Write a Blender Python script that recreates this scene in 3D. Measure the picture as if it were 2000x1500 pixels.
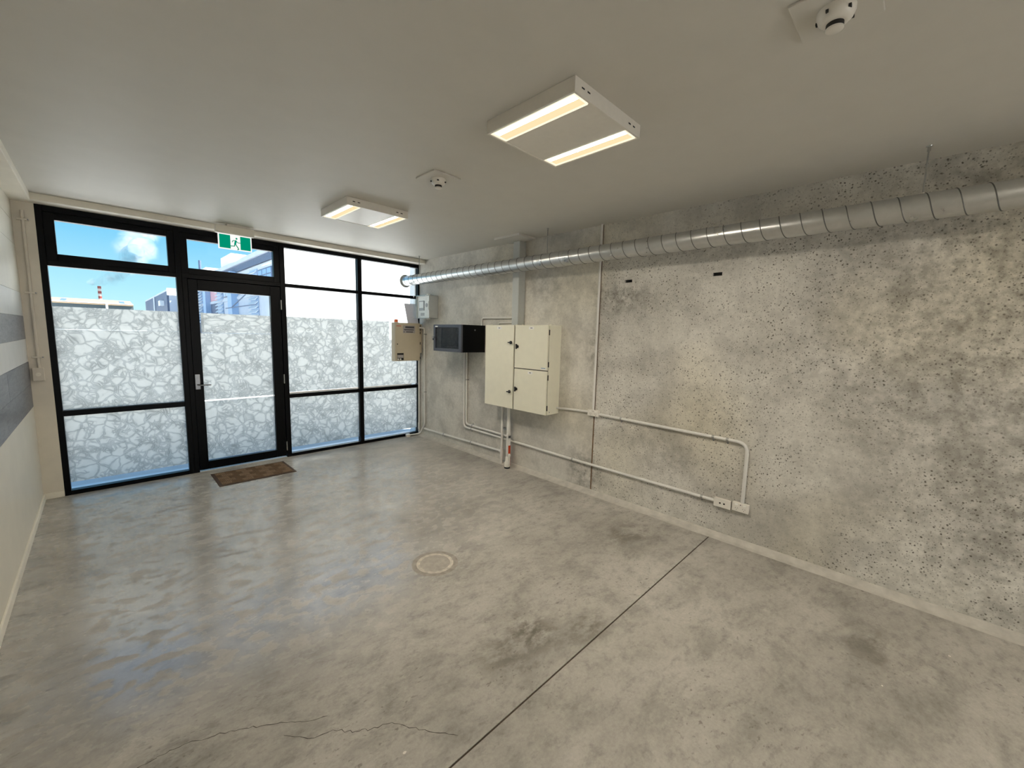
import bpy, math, random
from mathutils import Vector, Matrix

random.seed(7)
SC = bpy.context.scene
COL = SC.collection
for _o in list(bpy.data.objects):
    bpy.data.objects.remove(_o, do_unlink=True)

# ------------------------------------------------------------------ camera
CAM_POS = Vector((0.3627, -5.9692, 1.72))
CAM_R = Vector((0.70729, -0.70648, 0.02506))
CAM_U = Vector((0.06622, 0.10151, 0.99263))
CAM_F = Vector((0.70381, 0.70042, -0.11858))
cam_data = bpy.data.cameras.new('camera')
cam_data.sensor_width = 36.0
cam_data.lens = 797.65 / 2000.0 * 36.0
cam_data.clip_start = 0.05
cam_data.clip_end = 1000.0
cam = bpy.data.objects.new('camera', cam_data)
COL.objects.link(cam)
_m = Matrix((CAM_R, CAM_U, -CAM_F)).transposed().to_4x4()
_m.translation = CAM_POS
cam.matrix_world = _m
SC.camera = cam

# ------------------------------------------------------------------ world, sun, exposure
SC.view_settings.view_transform = 'Standard'
SC.view_settings.look = 'None'
SC.view_settings.gamma = 1.0
SC.view_settings.use_curve_mapping = False
SC.view_settings.exposure = 0.66

SKY_STRENGTH = 0.70
SUN_STRENGTH = 14.5
LED_STRENGTH = 102.0

world = bpy.data.worlds.new('sky')
SC.world = world
world.use_nodes = True
_nt = world.node_tree
_nt.nodes.clear()
_wo = _nt.nodes.new('ShaderNodeOutputWorld')
_bg = _nt.nodes.new('ShaderNodeBackground')
_tc = _nt.nodes.new('ShaderNodeTexCoord')
_sp = _nt.nodes.new('ShaderNodeSeparateXYZ')
_cr = _nt.nodes.new('ShaderNodeValToRGB')
_nt.links.new(_tc.outputs['Generated'], _sp.inputs[0])
_nt.links.new(_sp.outputs['Z'], _cr.inputs[0])
_nt.links.new(_cr.outputs[0], _bg.inputs[0])
_nt.links.new(_bg.outputs[0], _wo.inputs[0])
_bg.inputs[1].default_value = SKY_STRENGTH
_els = _cr.color_ramp.elements
_els[0].position = 0.0
_els[0].color = (0.66, 0.93, 1.0, 1)
_els[1].position = 1.0
_els[1].color = (0.16, 0.40, 0.84, 1)
for _p, _c in ((0.05, (0.50, 0.88, 1.0, 1)), (0.17, (0.20, 0.62, 0.95, 1)), (0.45, (0.20, 0.52, 0.96, 1))):
    _e = _els.new(_p)
    _e.color = _c

sun_data = bpy.data.lights.new('sun', 'SUN')
sun_data.energy = SUN_STRENGTH
sun_data.angle = math.radians(0.55)
sun_data.color = (1.0, 0.965, 0.91)
sun = bpy.data.objects.new('sun', sun_data)
COL.objects.link(sun)
SUN_FROM = Vector((0.58, -0.24, 0.75)).normalized()
sun.rotation_euler = (-SUN_FROM).to_track_quat('-Z', 'Y').to_euler()
sun.location = (20, -20, 30)


# ------------------------------------------------------------------ helpers
def srgb(r, g, b):
    def f(c):
        c /= 255.0
        return c / 12.92 if c <= 0.04045 else ((c + 0.055) / 1.055) ** 2.4
    return (f(r), f(g), f(b), 1.0)


class MB:
    """collects shapes for one mesh"""
    def __init__(self):
        self.v = []
        self.f = []

    def add(self, vs, fs):
        n = len(self.v)
        self.v += [tuple(p) for p in vs]
        self.f += [tuple(i + n for i in q) for q in fs]
        return self

    def box(self, x0, x1, y0, y1, z0, z1):
        x0, x1 = min(x0, x1), max(x0, x1)
        y0, y1 = min(y0, y1), max(y0, y1)
        z0, z1 = min(z0, z1), max(z0, z1)
        vs = [(x0, y0, z0), (x1, y0, z0), (x1, y1, z0), (x0, y1, z0),
              (x0, y0, z1), (x1, y0, z1), (x1, y1, z1), (x0, y1, z1)]
        fs = [(0, 3, 2, 1), (4, 5, 6, 7), (0, 1, 5, 4), (1, 2, 6, 5), (2, 3, 7, 6), (3, 0, 4, 7)]
        return self.add(vs, fs)

    def prism(self, pts, axis, a, b):
        """pts: 2D outline, extruded along axis from a to b; 2D = remaining axes in order"""
        n = len(pts)

        def mk(p, t):
            if axis == 0:
                return (t, p[0], p[1])
            if axis == 1:
                return (p[0], t, p[1])
            return (p[0], p[1], t)
        vs = [mk(p, a) for p in pts] + [mk(p, b) for p in pts]
        fs = [tuple(range(n))[::-1], tuple(range(n, 2 * n))]
        for i in range(n):
            j = (i + 1) % n
            fs.append((i, j, n + j, n + i))
        return self.add(vs, fs)

    def tube(self, path, r, n=12, cap=True, closed=False):
        P = [Vector(p) for p in path]
        k = len(P)
        rs = r if isinstance(r, (list, tuple)) else [r] * k
        rings = []
        up = None
        for i in range(k):
            if closed:
                t = (P[(i + 1) % k] - P[i - 1]).normalized()
            else:
                t = (P[min(i + 1, k - 1)] - P[max(i - 1, 0)]).normalized()
            if up is None:
                a = Vector((0, 0, 1)) if abs(t.z) < 0.9 else Vector((1, 0, 0))
                up = (a - t * a.dot(t)).normalized()
            else:
                up = (up - t * up.dot(t)).normalized()
            s = t.cross(up)
            rings.append([P[i] + (up * math.cos(2 * math.pi * j / n) + s * math.sin(2 * math.pi * j / n)) * rs[i]
                          for j in range(n)])
        vs = [p for rg in rings for p in rg]
        fs = []
        m = k if closed else k - 1
        for i in range(m):
            i2 = (i + 1) % k
            for j in range(n):
                j2 = (j + 1) % n
                fs.append((i * n + j, i * n + j2, i2 * n + j2, i2 * n + j))
        if cap and not closed:
            fs.append(tuple(range(n))[::-1])
            fs.append(tuple((k - 1) * n + j for j in range(n)))
        return self.add(vs, fs)

    def cyl(self, p0, p1, r0, r1=None, n=20):
        return self.tube([p0, p1], [r0, r1 if r1 is not None else r0], n)

    def lathe(self, c, prof, n=28, axis=2):
        """prof: list of (radius, height) revolved about axis through c"""
        vs, fs = [], []
        k = len(prof)
        for (r, h) in prof:
            for j in range(n):
                a = 2 * math.pi * j / n
                u, w = r * math.cos(a), r * math.sin(a)
                if axis == 2:
                    vs.append((c[0] + u, c[1] + w, c[2] + h))
                elif axis == 1:
                    vs.append((c[0] + u, c[1] + h, c[2] + w))
                else:
                    vs.append((c[0] + h, c[1] + u, c[2] + w))
        for i in range(k - 1):
            for j in range(n):
                j2 = (j + 1) % n
                fs.append((i * n + j, i * n + j2, (i + 1) * n + j2, (i + 1) * n + j))
        if prof[0][0] > 1e-6:
            fs.append(tuple(range(n))[::-1])
        if prof[-1][0] > 1e-6:
            fs.append(tuple((k - 1) * n + j for j in range(n)))
        return self.add(vs, fs)


def bend(pts, rad, seg=6):
    """rounds the corners of a polyline"""
    P = [Vector(p) for p in pts]
    out = [P[0]]
    for i in range(1, len(P) - 1):
        a, b, c = P[i - 1], P[i], P[i + 1]
        d1, d2 = (a - b), (c - b)
        r = min(rad, d1.length * 0.49, d2.length * 0.49)
        s, e = b + d1.normalized() * r, b + d2.normalized() * r
        for k in range(seg + 1):
            t = k / seg
            out.append(s * (1 - t) ** 2 + b * 2 * t * (1 - t) + e * t * t)
    out.append(P[-1])
    return out


def root(name, label, cat, loc=(0, 0, 0), group=None):
    o = bpy.data.objects.new(name, None)
    o.empty_display_size = 0.05
    COL.objects.link(o)
    o.location = loc
    o['label'] = label
    o['category'] = cat
    if group:
        o['group'] = group
    return o


def world_loc(o):
    p = Vector(o.location)
    while o.parent:
        o = o.parent
        p += Vector(o.location)
    return p


def obj(name, mb, mat, parent=None, smooth=False, bevel=0.0, loc=None, seg=2):
    """links the collected shapes as one mesh; vertices are given in room coordinates"""
    me = bpy.data.meshes.new(name)
    base = world_loc(parent) if parent else Vector((0, 0, 0))
    L = Vector(loc) if loc is not None else base
    me.from_pydata([tuple(Vector(p) - L) for p in mb.v], [], mb.f)
    me.update()
    o = bpy.data.objects.new(name, me)
    COL.objects.link(o)
    me.materials.append(mat)
    if parent:
        o.parent = parent
        o.location = L - base
    else:
        o.location = L
    if smooth:
        for p in me.polygons:
            p.use_smooth = True
        try:
            me.set_sharp_from_angle(angle=math.radians(40))
        except Exception:
            pass
    if bevel > 0:
        b = o.modifiers.new('bevel', 'BEVEL')
        b.width = bevel
        b.segments = seg
        b.limit_method = 'ANGLE'
        b.angle_limit = math.radians(40)
    return o


def tag(o, label, cat, group=None, kind=None):
    o['label'] = label
    o['category'] = cat
    if group:
        o['group'] = group
    if kind:
        o['kind'] = kind
    return o


def struct(o, label, cat):
    return tag(o, label, cat, kind='structure')


# ------------------------------------------------------------------ material helpers
class N:
    def __init__(self, name):
        self.m = bpy.data.materials.new(name)
        self.m.use_nodes = True
        self.t = self.m.node_tree
        self.t.nodes.clear()
        self.out = self.t.nodes.new('ShaderNodeOutputMaterial')
        self.coord = None

    def n(self, typ, **kw):
        nd = self.t.nodes.new(typ)
        for k, v in kw.items():
            setattr(nd, k, v)
        return nd

    def l(self, a, b):
        self.t.links.new(a, b)

    def obj(self, scale=(1, 1, 1), loc=(0, 0, 0), rot=(0, 0, 0)):
        if self.coord is None:
            self.coord = self.n('ShaderNodeTexCoord')
        mp = self.n('ShaderNodeMapping')
        mp.inputs['Scale'].default_value = scale
        mp.inputs['Location'].default_value = loc
        mp.inputs['Rotation'].default_value = rot
        self.l(self.coord.outputs['Object'], mp.inputs[0])
        return mp.outputs[0]

    def noise(self, vec, scale, detail=4, rough=0.55, dist=0.0):
        nd = self.n('ShaderNodeTexNoise')
        nd.inputs['Scale'].default_value = scale
        nd.inputs['Detail'].default_value = detail
        nd.inputs['Roughness'].default_value = rough
        nd.inputs['Distortion'].default_value = dist
        self.l(vec, nd.inputs['Vector'])
        return nd

    def ramp(self, fac, stops, interp='LINEAR'):
        nd = self.n('ShaderNodeValToRGB')
        nd.color_ramp.interpolation = interp
        e = nd.color_ramp.elements
        while len(e) > 1:
            e.remove(e[-1])
        e[0].position = stops[0][0]
        e[0].color = self.c4(stops[0][1])
        for p, c in stops[1:]:
            q = e.new(p)
            q.color = self.c4(c)
        self.l(fac, nd.inputs[0])
        return nd.outputs[0]

    @staticmethod
    def c4(c):
        if isinstance(c, (int, float)):
            return (c, c, c, 1)
        return tuple(c) if len(c) == 4 else tuple(c) + (1,)

    def mix(self, fac, a, b, mode='MIX'):
        nd = self.n('ShaderNodeMix', data_type='RGBA', blend_type=mode)
        for i, v in ((0, fac), (6, a), (7, b)):
            sock = nd.inputs[i]
            if hasattr(v, 'is_linked'):
                self.l(v, sock)
            elif i == 0:
                sock.default_value = v
            else:
                sock.default_value = self.c4(v)
        return nd.outputs[2]

    def math(self, op, a, b=None, clamp=False):
        nd = self.n('ShaderNodeMath', operation=op, use_clamp=clamp)
        for i, v in enumerate((a, b)):
            if v is None:
                continue
            if hasattr(v, 'is_linked'):
                self.l(v, nd.inputs[i])
            else:
                nd.inputs[i].default_value = v
        return nd.outputs[0]

    def bsdf(self, color, rough=0.5, metal=0.0, spec=0.5, emis=None, estr=0.0, bump=None, bstr=0.2, bdist=0.01):
        b = self.n('ShaderNodeBsdfPrincipled')
        for s, v in (('Base Color', color), ('Roughness', rough), ('Metallic', metal), ('Specular IOR Level', spec)):
            if hasattr(v, 'is_linked'):
                self.l(v, b.inputs[s])
            elif s == 'Base Color':
                b.inputs[s].default_value = self.c4(v)
            else:
                b.inputs[s].default_value = v
        if emis is not None:
            b.inputs['Emission Color'].default_value = self.c4(emis)
            b.inputs['Emission Strength'].default_value = estr
        if bump is not None:
            bp = self.n('ShaderNodeBump')
            bp.inputs['Strength'].default_value = bstr
            bp.inputs['Distance'].default_value = bdist
            self.l(bump, bp.inputs['Height'])
            self.l(bp.outputs[0], b.inputs['Normal'])
        self.l(b.outputs[0], self.out.inputs[0])
        return b

    def blob(self, vec, centre, radius, stretch=(1, 1, 1)):
        """soft round mask, 1 at the centre, 0 at radius"""
        s = self.n('ShaderNodeVectorMath', operation='SUBTRACT')
        self.l(vec, s.inputs[0])
        s.inputs[1].default_value = centre
        k = self.n('ShaderNodeVectorMath', operation='MULTIPLY')
        self.l(s.outputs[0], k.inputs[0])
        k.inputs[1].default_value = stretch
        ln = self.n('ShaderNodeVectorMath', operation='LENGTH')
        self.l(k.outputs[0], ln.inputs[0])
        mr = self.n('ShaderNodeMapRange')
        mr.interpolation_type = 'SMOOTHSTEP'
        mr.inputs['From Min'].default_value = radius
        mr.inputs['From Max'].default_value = 0.0
        self.l(ln.outputs[1], mr.inputs[0])
        return mr.outputs[0]


def plain(name, col, rough=0.5, metal=0.0, grain=0.06, gscale=30, spec=0.5, bump=0.0):
    """one-colour material with a faint procedural grain"""
    k = N(name)
    v = k.obj()
    nz = k.noise(v, gscale, 3)
    c = k.c4(col)
    lo = tuple(x * (1 - grain) for x in c[:3])
    hi = tuple(min(1, x * (1 + grain)) for x in c[:3])
    cc = k.ramp(nz.outputs[0], [(0.3, lo), (0.7, hi)])
    k.bsdf(cc, rough, metal, spec, bump=nz.outputs[0] if bump else None, bstr=bump)
    return k.m


def emitter(name, col, strength):
    k = N(name)
    e = k.n('ShaderNodeEmission')
    e.inputs[0].default_value = k.c4(col)
    e.inputs[1].default_value = strength
    k.l(e.outputs[0], k.out.inputs[0])
    return k.m


MAT = {}
MAT['ceiling'] = plain('ceiling_paint', srgb(206, 202, 193), 0.55, grain=0.015, gscale=6)
MAT['trim'] = plain('trim_paint', srgb(238, 232, 218), 0.5, grain=0.03, gscale=8)
MAT['cream'] = plain('cream_wall_paint', srgb(226, 220, 205), 0.45, grain=0.03, gscale=5)
MAT['white_board'] = plain('white_board', srgb(228, 226, 221), 0.4, grain=0.03, gscale=9)
MAT['nib'] = plain('beige_wall_paint', srgb(222, 214, 200), 0.5, grain=0.04, gscale=7)
MAT['black_alu'] = plain('black_aluminium', (0.002, 0.002, 0.0025), 0.35, grain=0.2, spec=0.12)
MAT['beige_steel'] = plain('beige_steel', srgb(230, 226, 206), 0.38, grain=0.02, gscale=12)
MAT['beige_dark'] = plain('beige_panel_steel', srgb(196, 184, 160), 0.42, grain=0.02, gscale=12)
MAT['black_steel'] = plain('black_steel', (0.002, 0.002, 0.0025), 0.3, grain=0.2, spec=0.15)
MAT['grey_steel'] = plain('dark_grey_steel', srgb(72, 74, 84), 0.35, grain=0.08)
MAT['black_plastic'] = plain('black_plastic', (0.012, 0.012, 0.013), 0.45, grain=0.1)
MAT['white_plastic'] = plain('white_plastic', srgb(226, 221, 211), 0.35, grain=0.02)
MAT['conduit'] = plain('grey_conduit_plastic', srgb(220, 217, 211), 0.38, grain=0.03)
MAT['trunk'] = plain('grey_trunking', srgb(186, 188, 184), 0.4, grain=0.03)
MAT['galv_small'] = plain('zinc_fitting', srgb(175, 175, 172), 0.3, metal=0.9, grain=0.1)
MAT['chrome'] = plain('satin_chrome', srgb(150, 150, 152), 0.32, metal=1.0, grain=0.05)
MAT['orange'] = plain('orange_pipe', srgb(196, 62, 10), 0.4, grain=0.05)
MAT['beacon'] = plain('orange_beacon_lens', srgb(235, 110, 50), 0.3, grain=0.03)
MAT['red_print'] = plain('red_print', srgb(190, 90, 70), 0.5, grain=0.05)
MAT['dark_print'] = plain('dark_print', srgb(70, 70, 74), 0.5, grain=0.1)
MAT['label_grey'] = plain('grey_label', srgb(168, 162, 160), 0.4, grain=0.04)
MAT['label_white'] = plain('white_label', srgb(240, 238, 232), 0.4, grain=0.02)
MAT['blue_print'] = plain('blue_print', srgb(110, 140, 165), 0.4, grain=0.04)
MAT['paper'] = plain('paper', srgb(214, 214, 224), 0.7, grain=0.03)
MAT['sealant'] = plain('rusty_brown_sealant', srgb(116, 92, 66), 0.8, grain=0.35, gscale=9)
MAT['hole'] = plain('dark_recess', (0.006, 0.006, 0.006), 0.9, grain=0.1)
MAT['slot'] = plain('dark_slot', (0.02, 0.018, 0.016), 0.8, grain=0.1)
MAT['pale_alu'] = plain('pale_aluminium_sill', srgb(225, 228, 230), 0.4, grain=0.03)
MAT['exit_white'] = None
MAT['mat_base'] = plain('brown_mat_rubber', srgb(66, 48, 36), 0.85, grain=0.25, gscale=60, bump=0.4)
MAT['mat_pile'] = plain('brown_mat_pile', srgb(106, 84, 62), 0.95, grain=0.3, gscale=90, bump=0.5)
MAT['mat_rib'] = plain('tan_mat_rib', srgb(140, 114, 84), 0.9, grain=0.2, gscale=80)


def mk_glass(name, tint=(0.97, 0.985, 0.98), rough=0.0):
    k = N(name)
    tr = k.n('ShaderNodeBsdfTransparent')
    tr.inputs[0].default_value = k.c4(tint)
    gl = k.n('ShaderNodeBsdfGlossy')
    gl.inputs['Roughness'].default_value = rough
    fr = k.n('ShaderNodeFresnel')
    fr.inputs[0].default_value = 1.45
    v = k.obj()
    sm = k.noise(v, 4, 3)
    ge = k.n('ShaderNodeNewGeometry')
    front = k.math('SUBTRACT', 1.0, ge.outputs['Backfacing'])
    f2 = k.math('MULTIPLY', k.math('MULTIPLY', fr.outputs[0], front), k.ramp(sm.outputs[0], [(0, 0.9), (1, 1.0)]))
    mx = k.n('ShaderNodeMixShader')
    k.l(f2, mx.inputs[0])
    k.l(tr.outputs[0], mx.inputs[1])
    k.l(gl.outputs[0], mx.inputs[2])
    k.l(mx.outputs[0], k.out.inputs[0])
    return k.m


MAT['glass'] = mk_glass('clear_glass')
MAT['smoked'] = mk_glass('smoked_glass', (0.32, 0.33, 0.35))
MAT['clear_plastic'] = mk_glass('clear_polycarbonate', (0.985, 0.99, 0.99), 0.03)


def mk_film(name, scale, stretch, tone=1.0):
    """translucent window film printed with grey stone-like veins"""
    k = N(name)
    v = k.obj(scale=(stretch[0], 1.0, stretch[1]))
    wob = k.noise(v, 5.0, 2)
    wob2 = k.noise(v, 11.0, 1)
    wv0 = k.n('ShaderNodeVectorMath', operation='MULTIPLY_ADD')
    k.l(wob.outputs['Color'], wv0.inputs[0])
    wv0.inputs[1].default_value = (0.13, 0.0, 0.13)
    k.l(v, wv0.inputs[2])
    wv = k.n('ShaderNodeVectorMath', operation='MULTIPLY_ADD')
    k.l(wob2.outputs['Color'], wv.inputs[0])
    wv.inputs[1].default_value = (0.06, 0.0, 0.06)
    k.l(wv0.outputs[0], wv.inputs[2])
    fl = k.n('ShaderNodeVectorMath', operation='MULTIPLY')
    k.l(wv.outputs[0], fl.inputs[0])
    fl.inputs[1].default_value = (1, 0, 1)

    def cells(sc, w):
        vo = k.n('ShaderNodeTexVoronoi', feature='DISTANCE_TO_EDGE')
        vo.inputs['Scale'].default_value = sc
        vo.inputs['Randomness'].default_value = 1.0
        k.l(fl.outputs[0], vo.inputs['Vector'])
        return k.ramp(vo.outputs['Distance'], [(0.0, 0.62), (w * 0.45, 0.40), (w * 0.85, 0.12), (w * 1.4, 0.68), (w * 2.6, 0.92), (w * 5.0, 1.0)])
    big = cells(scale, 0.045)
    small = cells(scale * 2.1, 0.075)
    tiny = cells(scale * 3.6, 0.10)
    msk = k.noise(v, 6.0, 2)
    sel = k.ramp(msk.outputs[0], [(0.46, 0.0), (0.52, 1.0)])
    sel2 = k.ramp(msk.outputs[0], [(0.58, 0.0), (0.63, 1.0)])
    both = k.mix(1.0, big, small, 'DARKEN')
    pat = k.mix(sel, big, both)
    pat = k.mix(sel2, pat, k.mix(1.0, both, tiny, 'DARKEN'))
    clouds = k.noise(v, 11, 3)
    vein = k.mix(k.ramp(clouds.outputs[0], [(0.35, 0.0), (0.65, 1.0)]), srgb(132, 132, 128), srgb(164, 164, 160))
    base = k.ramp(clouds.outputs[0], [(0.3, srgb(204 * tone, 201 * tone, 193 * tone)), (0.7, srgb(214 * tone, 211 * tone, 203 * tone))])
    col = k.mix(pat, vein, base)
    tl = k.n('ShaderNodeBsdfTranslucent')
    k.l(col, tl.inputs[0])
    df = k.n('ShaderNodeBsdfDiffuse')
    k.l(col, df.inputs[0])
    mx = k.n('ShaderNodeMixShader')
    mx.inputs[0].default_value = 0.22
    k.l(tl.outputs[0], mx.inputs[1])
    k.l(df.outputs[0], mx.inputs[2])
    k.l(mx.outputs[0], k.out.inputs[0])
    return k.m


MAT['film'] = mk_film('veined_frosted_film', 9.5, (1.0, 1.0))
MAT['film_wide'] = mk_film('veined_frosted_film_wide', 10.0, (0.7, 1.5))
MAT['film_dark'] = mk_film('veined_frosted_film_overlap', 10.0, (1.0, 1.0), 0.82)


def mk_wall_concrete(name, pits, seedloc, warm):
    k = N(name)
    v = k.obj(loc=seedloc)
    raw = k.obj()
    n1 = k.noise(v, 0.9, 3, 0.6)
    n2 = k.noise(v, 3.2, 4, 0.65)
    n3 = k.noise(v, 26, 3, 0.75)
    base = k.ramp(n1.outputs[0], [(0.32, srgb(186, 182, 173)), (0.5, srgb(208, 204, 195)), (0.68, srgb(220, 216, 206))])
    yel = k.ramp(k.noise(v, 0.7, 1).outputs[0], [(0.48, 0.0), (0.65, 1.0)])
    base = k.mix(k.math('MULTIPLY', yel, warm), base, srgb(208, 199, 174))
    blot = k.ramp(n2.outputs[0], [(0.38, 0.80), (0.55, 1.0)])
    base = k.mix(1.0, base, blot, 'MULTIPLY')
    fine = k.ramp(n3.outputs[0], [(0.3, 0.88), (0.7, 1.06)])
    base = k.mix(1.0, base, fine, 'MULTIPLY')
    # pinholes
    dist = k.noise(v, 40, 1)
    wv = k.n('ShaderNodeVectorMath', operation='MULTIPLY_ADD')
    k.l(dist.outputs['Color'], wv.inputs[0])
    wv.inputs[1].default_value = (0.012, 0.012, 0.012)
    k.l(v, wv.inputs[2])
    fl = k.n('ShaderNodeVectorMath', operation='MULTIPLY')
    k.l(wv.outputs[0], fl.inputs[0])
    fl.inputs[1].default_value = (0, 1, 1)

    def dots(sc, lo, hi, thr):
        vo = k.n('ShaderNodeTexVoronoi', feature='F1')
        vo.inputs['Scale'].default_value = sc
        k.l(fl.outputs[0], vo.inputs['Vector'])
        d = k.ramp(vo.outputs['Distance'], [(lo, 1.0), (hi, 0.0)])
        sepc = k.n('ShaderNodeSeparateColor')
        k.l(vo.outputs['Color'], sepc.inputs[0])
        pick = k.ramp(sepc.outputs[0], [(thr, 0.0), (thr + 0.02, 1.0)])
        return k.math('MULTIPLY', d, pick)
    dens = k.ramp(k.noise(v, 1.3, 3, 0.6).outputs[0], [(0.36, 0.3), (0.56, 1.0)])
    d1 = dots(42, 0.15, 0.30, 0.25)
    d2 = dots(80, 0.20, 0.36, 0.35)
    pit = k.math('MULTIPLY', k.math('MAXIMUM', d1, k.math('MULTIPLY', d2, 0.7)), dens)
    pit = k.math('MULTIPLY', pit, pits)
    base = k.mix(pit, base, srgb(96, 90, 80))
    # mould and rust stains; the two widest also paint the near end dimmer
    st = None
    for c, r, s, a in (((4.118, -3.75, 2.12), 0.55, (1, 1.0, 1.9), 0.75), ((4.118, -3.46, 1.60), 0.42, (1, 2.6, 1.0), 0.6),
                       ((4.118, -3.40, 0.22), 0.42, (1, 1.2, 1.0), 0.75), ((4.118, -2.75, 2.30), 0.55, (1, 0.9, 1.8), 0.45),
                       ((4.118, -6.4, 1.9), 1.7, (1, 1.0, 0.8), 0.65), ((4.118, -4.3, 0.60), 0.55, (1, 1.0, 1.4), 0.35),
                       ((4.118, -6.7, 0.8), 1.6, (1, 1.0, 1.0), 0.6), ((4.118, -4.9, 2.46), 0.8, (1, 0.6, 3.5), 0.3)):
        b = k.math('MULTIPLY', k.blob(raw, c, r, s), a)
        st = b if st is None else k.math('MAXIMUM', st, b)
    stn = k.ramp(k.noise(v, 9, 4, 0.75).outputs[0], [(0.40, 0.0), (0.62, 1.0)])
    base = k.mix(k.math('MULTIPLY', st, stn), base, srgb(92, 86, 74))
    hgt = k.noise(v, 30, 2, 0.7)
    k.bsdf(base, 0.72, bump=hgt.outputs[0], bstr=0.22, bdist=0.006)
    return k.m


MAT['wall_pitted'] = mk_wall_concrete('pitted_concrete', 1.0, (0, 0, 0), 0.55)
MAT['wall_smooth'] = mk_wall_concrete('smooth_concrete', 0.28, (0, 3.1, 1.7), 0.45)


def mk_floor(name):
    k = N(name)
    v = k.obj()
    warp = k.noise(v, 1.6, 1)
    wv = k.n('ShaderNodeVectorMath', operation='MULTIPLY_ADD')
    k.l(warp.outputs['Color'], wv.inputs[0])
    wv.inputs[1].default_value = (0.12, 0.12, 0)
    k.l(v, wv.inputs[2])
    st = k.n('ShaderNodeMapping')
    st.inputs['Rotation'].default_value = (0, 0, math.radians(22))
    st.inputs['Scale'].default_value = (0.85, 1.35, 1)
    k.l(wv.outputs[0], st.inputs[0])
    n1 = k.noise(wv.outputs[0], 0.8, 3, 0.6)
    n2 = k.noise(st.outputs[0], 4.0, 4, 0.7)
    n3 = k.noise(st.outputs[0], 14.0, 4, 0.72)
    n4 = k.noise(v, 60, 3, 0.75)
    base = k.ramp(n1.outputs[0], [(0.33, srgb(158, 153, 145)), (0.5, srgb(173, 168, 159)), (0.68, srgb(186, 181, 172))])
    base = k.mix(1.0, base, k.ramp(n2.outputs[0], [(0.34, 0.74), (0.5, 0.97), (0.7, 1.1)]), 'MULTIPLY')
    base = k.mix(1.0, base, k.ramp(n3.outputs[0], [(0.33, 0.78), (0.48, 1.0), (0.75, 1.06)]), 'MULTIPLY')
    base = k.mix(1.0, base, k.ramp(n4.outputs[0], [(0.3, 0.88), (0.7, 1.06)]), 'MULTIPLY')
    # small dark trowel marks in patches
    mk = k.ramp(k.noise(st.outputs[0], 34.0, 2, 0.55).outputs[0], [(0.62, 0.0), (0.70, 1.0)])
    mp = k.ramp(k.noise(v, 1.9, 2).outputs[0], [(0.46, 0.0), (0.62, 0.55)])
    base = k.mix(k.math('MULTIPLY', mk, mp), base, srgb(92, 86, 78))
    # dark worn blotches
    worn = None
    for c, r, s, a in (((3.55, -4.30, 0), 0.55, (1, 1.3, 1), 0.7), ((2.02, -4.52, 0), 0.30, (1, 1, 1), 1.0),
                       ((2.30, -4.72, 0), 0.26, (1, 1.5, 1), 0.9), ((1.80, -4.55, 0), 0.28, (1, 1, 1), 0.8),
                       ((3.40, -5.95, 0), 0.40, (1, 1.6, 1), 0.7), ((2.72, -2.96, 0), 0.5, (1, 1.2, 1), 0.5)):
        b = k.math('MULTIPLY', k.blob(v, c, r, s), a)
        worn = b if worn is None else k.math('MAXIMUM', worn, b)
    wn = k.ramp(k.noise(st.outputs[0], 6, 4, 0.7).outputs[0], [(0.42, 0.15), (0.58, 1.0)])
    base = k.mix(k.math('MULTIPLY', worn, wn), base, srgb(104, 98, 88))
    # gloss: sealed, burnished surface broken by dull leopard spots
    sp = k.noise(st.outputs[0], 9.5, 3, 0.55)
    spots = k.ramp(sp.outputs[0], [(0.43, 0.36), (0.50, 0.20)])
    sepr = k.n('ShaderNodeSeparateColor')
    k.l(spots, sepr.inputs[0])
    rough = k.math('ADD', sepr.outputs[0], k.math('MULTIPLY', k.math('SUBTRACT', n1.outputs[0], 0.5), 0.15))
    wavy = k.noise(v, 13, 2, 0.6)
    b = k.bsdf(base, 0.62, spec=0.3, bump=wavy.outputs[0], bstr=0.10, bdist=0.004)
    near_door = k.blob(v, (0.8, -2.0, 0), 2.4, (0.65, 1.0, 1))
    cw = k.math('MULTIPLY', k.ramp(sp.outputs[0], [(0.43, 0.45), (0.49, 1.0)]), k.math('ADD', k.math('MULTIPLY', near_door, 3.0, True), 0.0, True))
    k.l(cw, b.inputs['Coat Weight'])
    b.inputs['Coat IOR'].default_value = 2.3
    k.l(rough, b.inputs['Coat Roughness'])
    return k.m


MAT['floor'] = mk_floor('burnished_concrete')
MAT['fillet'] = plain('grey_screed', srgb(186, 181, 171), 0.7, grain=0.14, gscale=12, bump=0.2)
MAT['crack'] = plain('dark_crack_line', srgb(70, 64, 56), 0.9, grain=0.2)  # dark colour of the hairline crack lines
MAT['groove'] = plain('groove_dirt', srgb(70, 58, 46), 0.95, grain=0.3)
MAT['chip'] = plain('pale_chip', srgb(214, 208, 198), 0.8, grain=0.05)
MAT['cover_c'] = plain('cover_concrete', srgb(166, 159, 148), 0.75, grain=0.16, gscale=22, bump=0.3)
MAT['cover_ring'] = plain('cover_ring', srgb(192, 184, 170), 0.7, grain=0.3, gscale=25)
MAT['cover_dark'] = plain('cover_surround', srgb(150, 143, 132), 0.8, grain=0.25, gscale=20)


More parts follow.
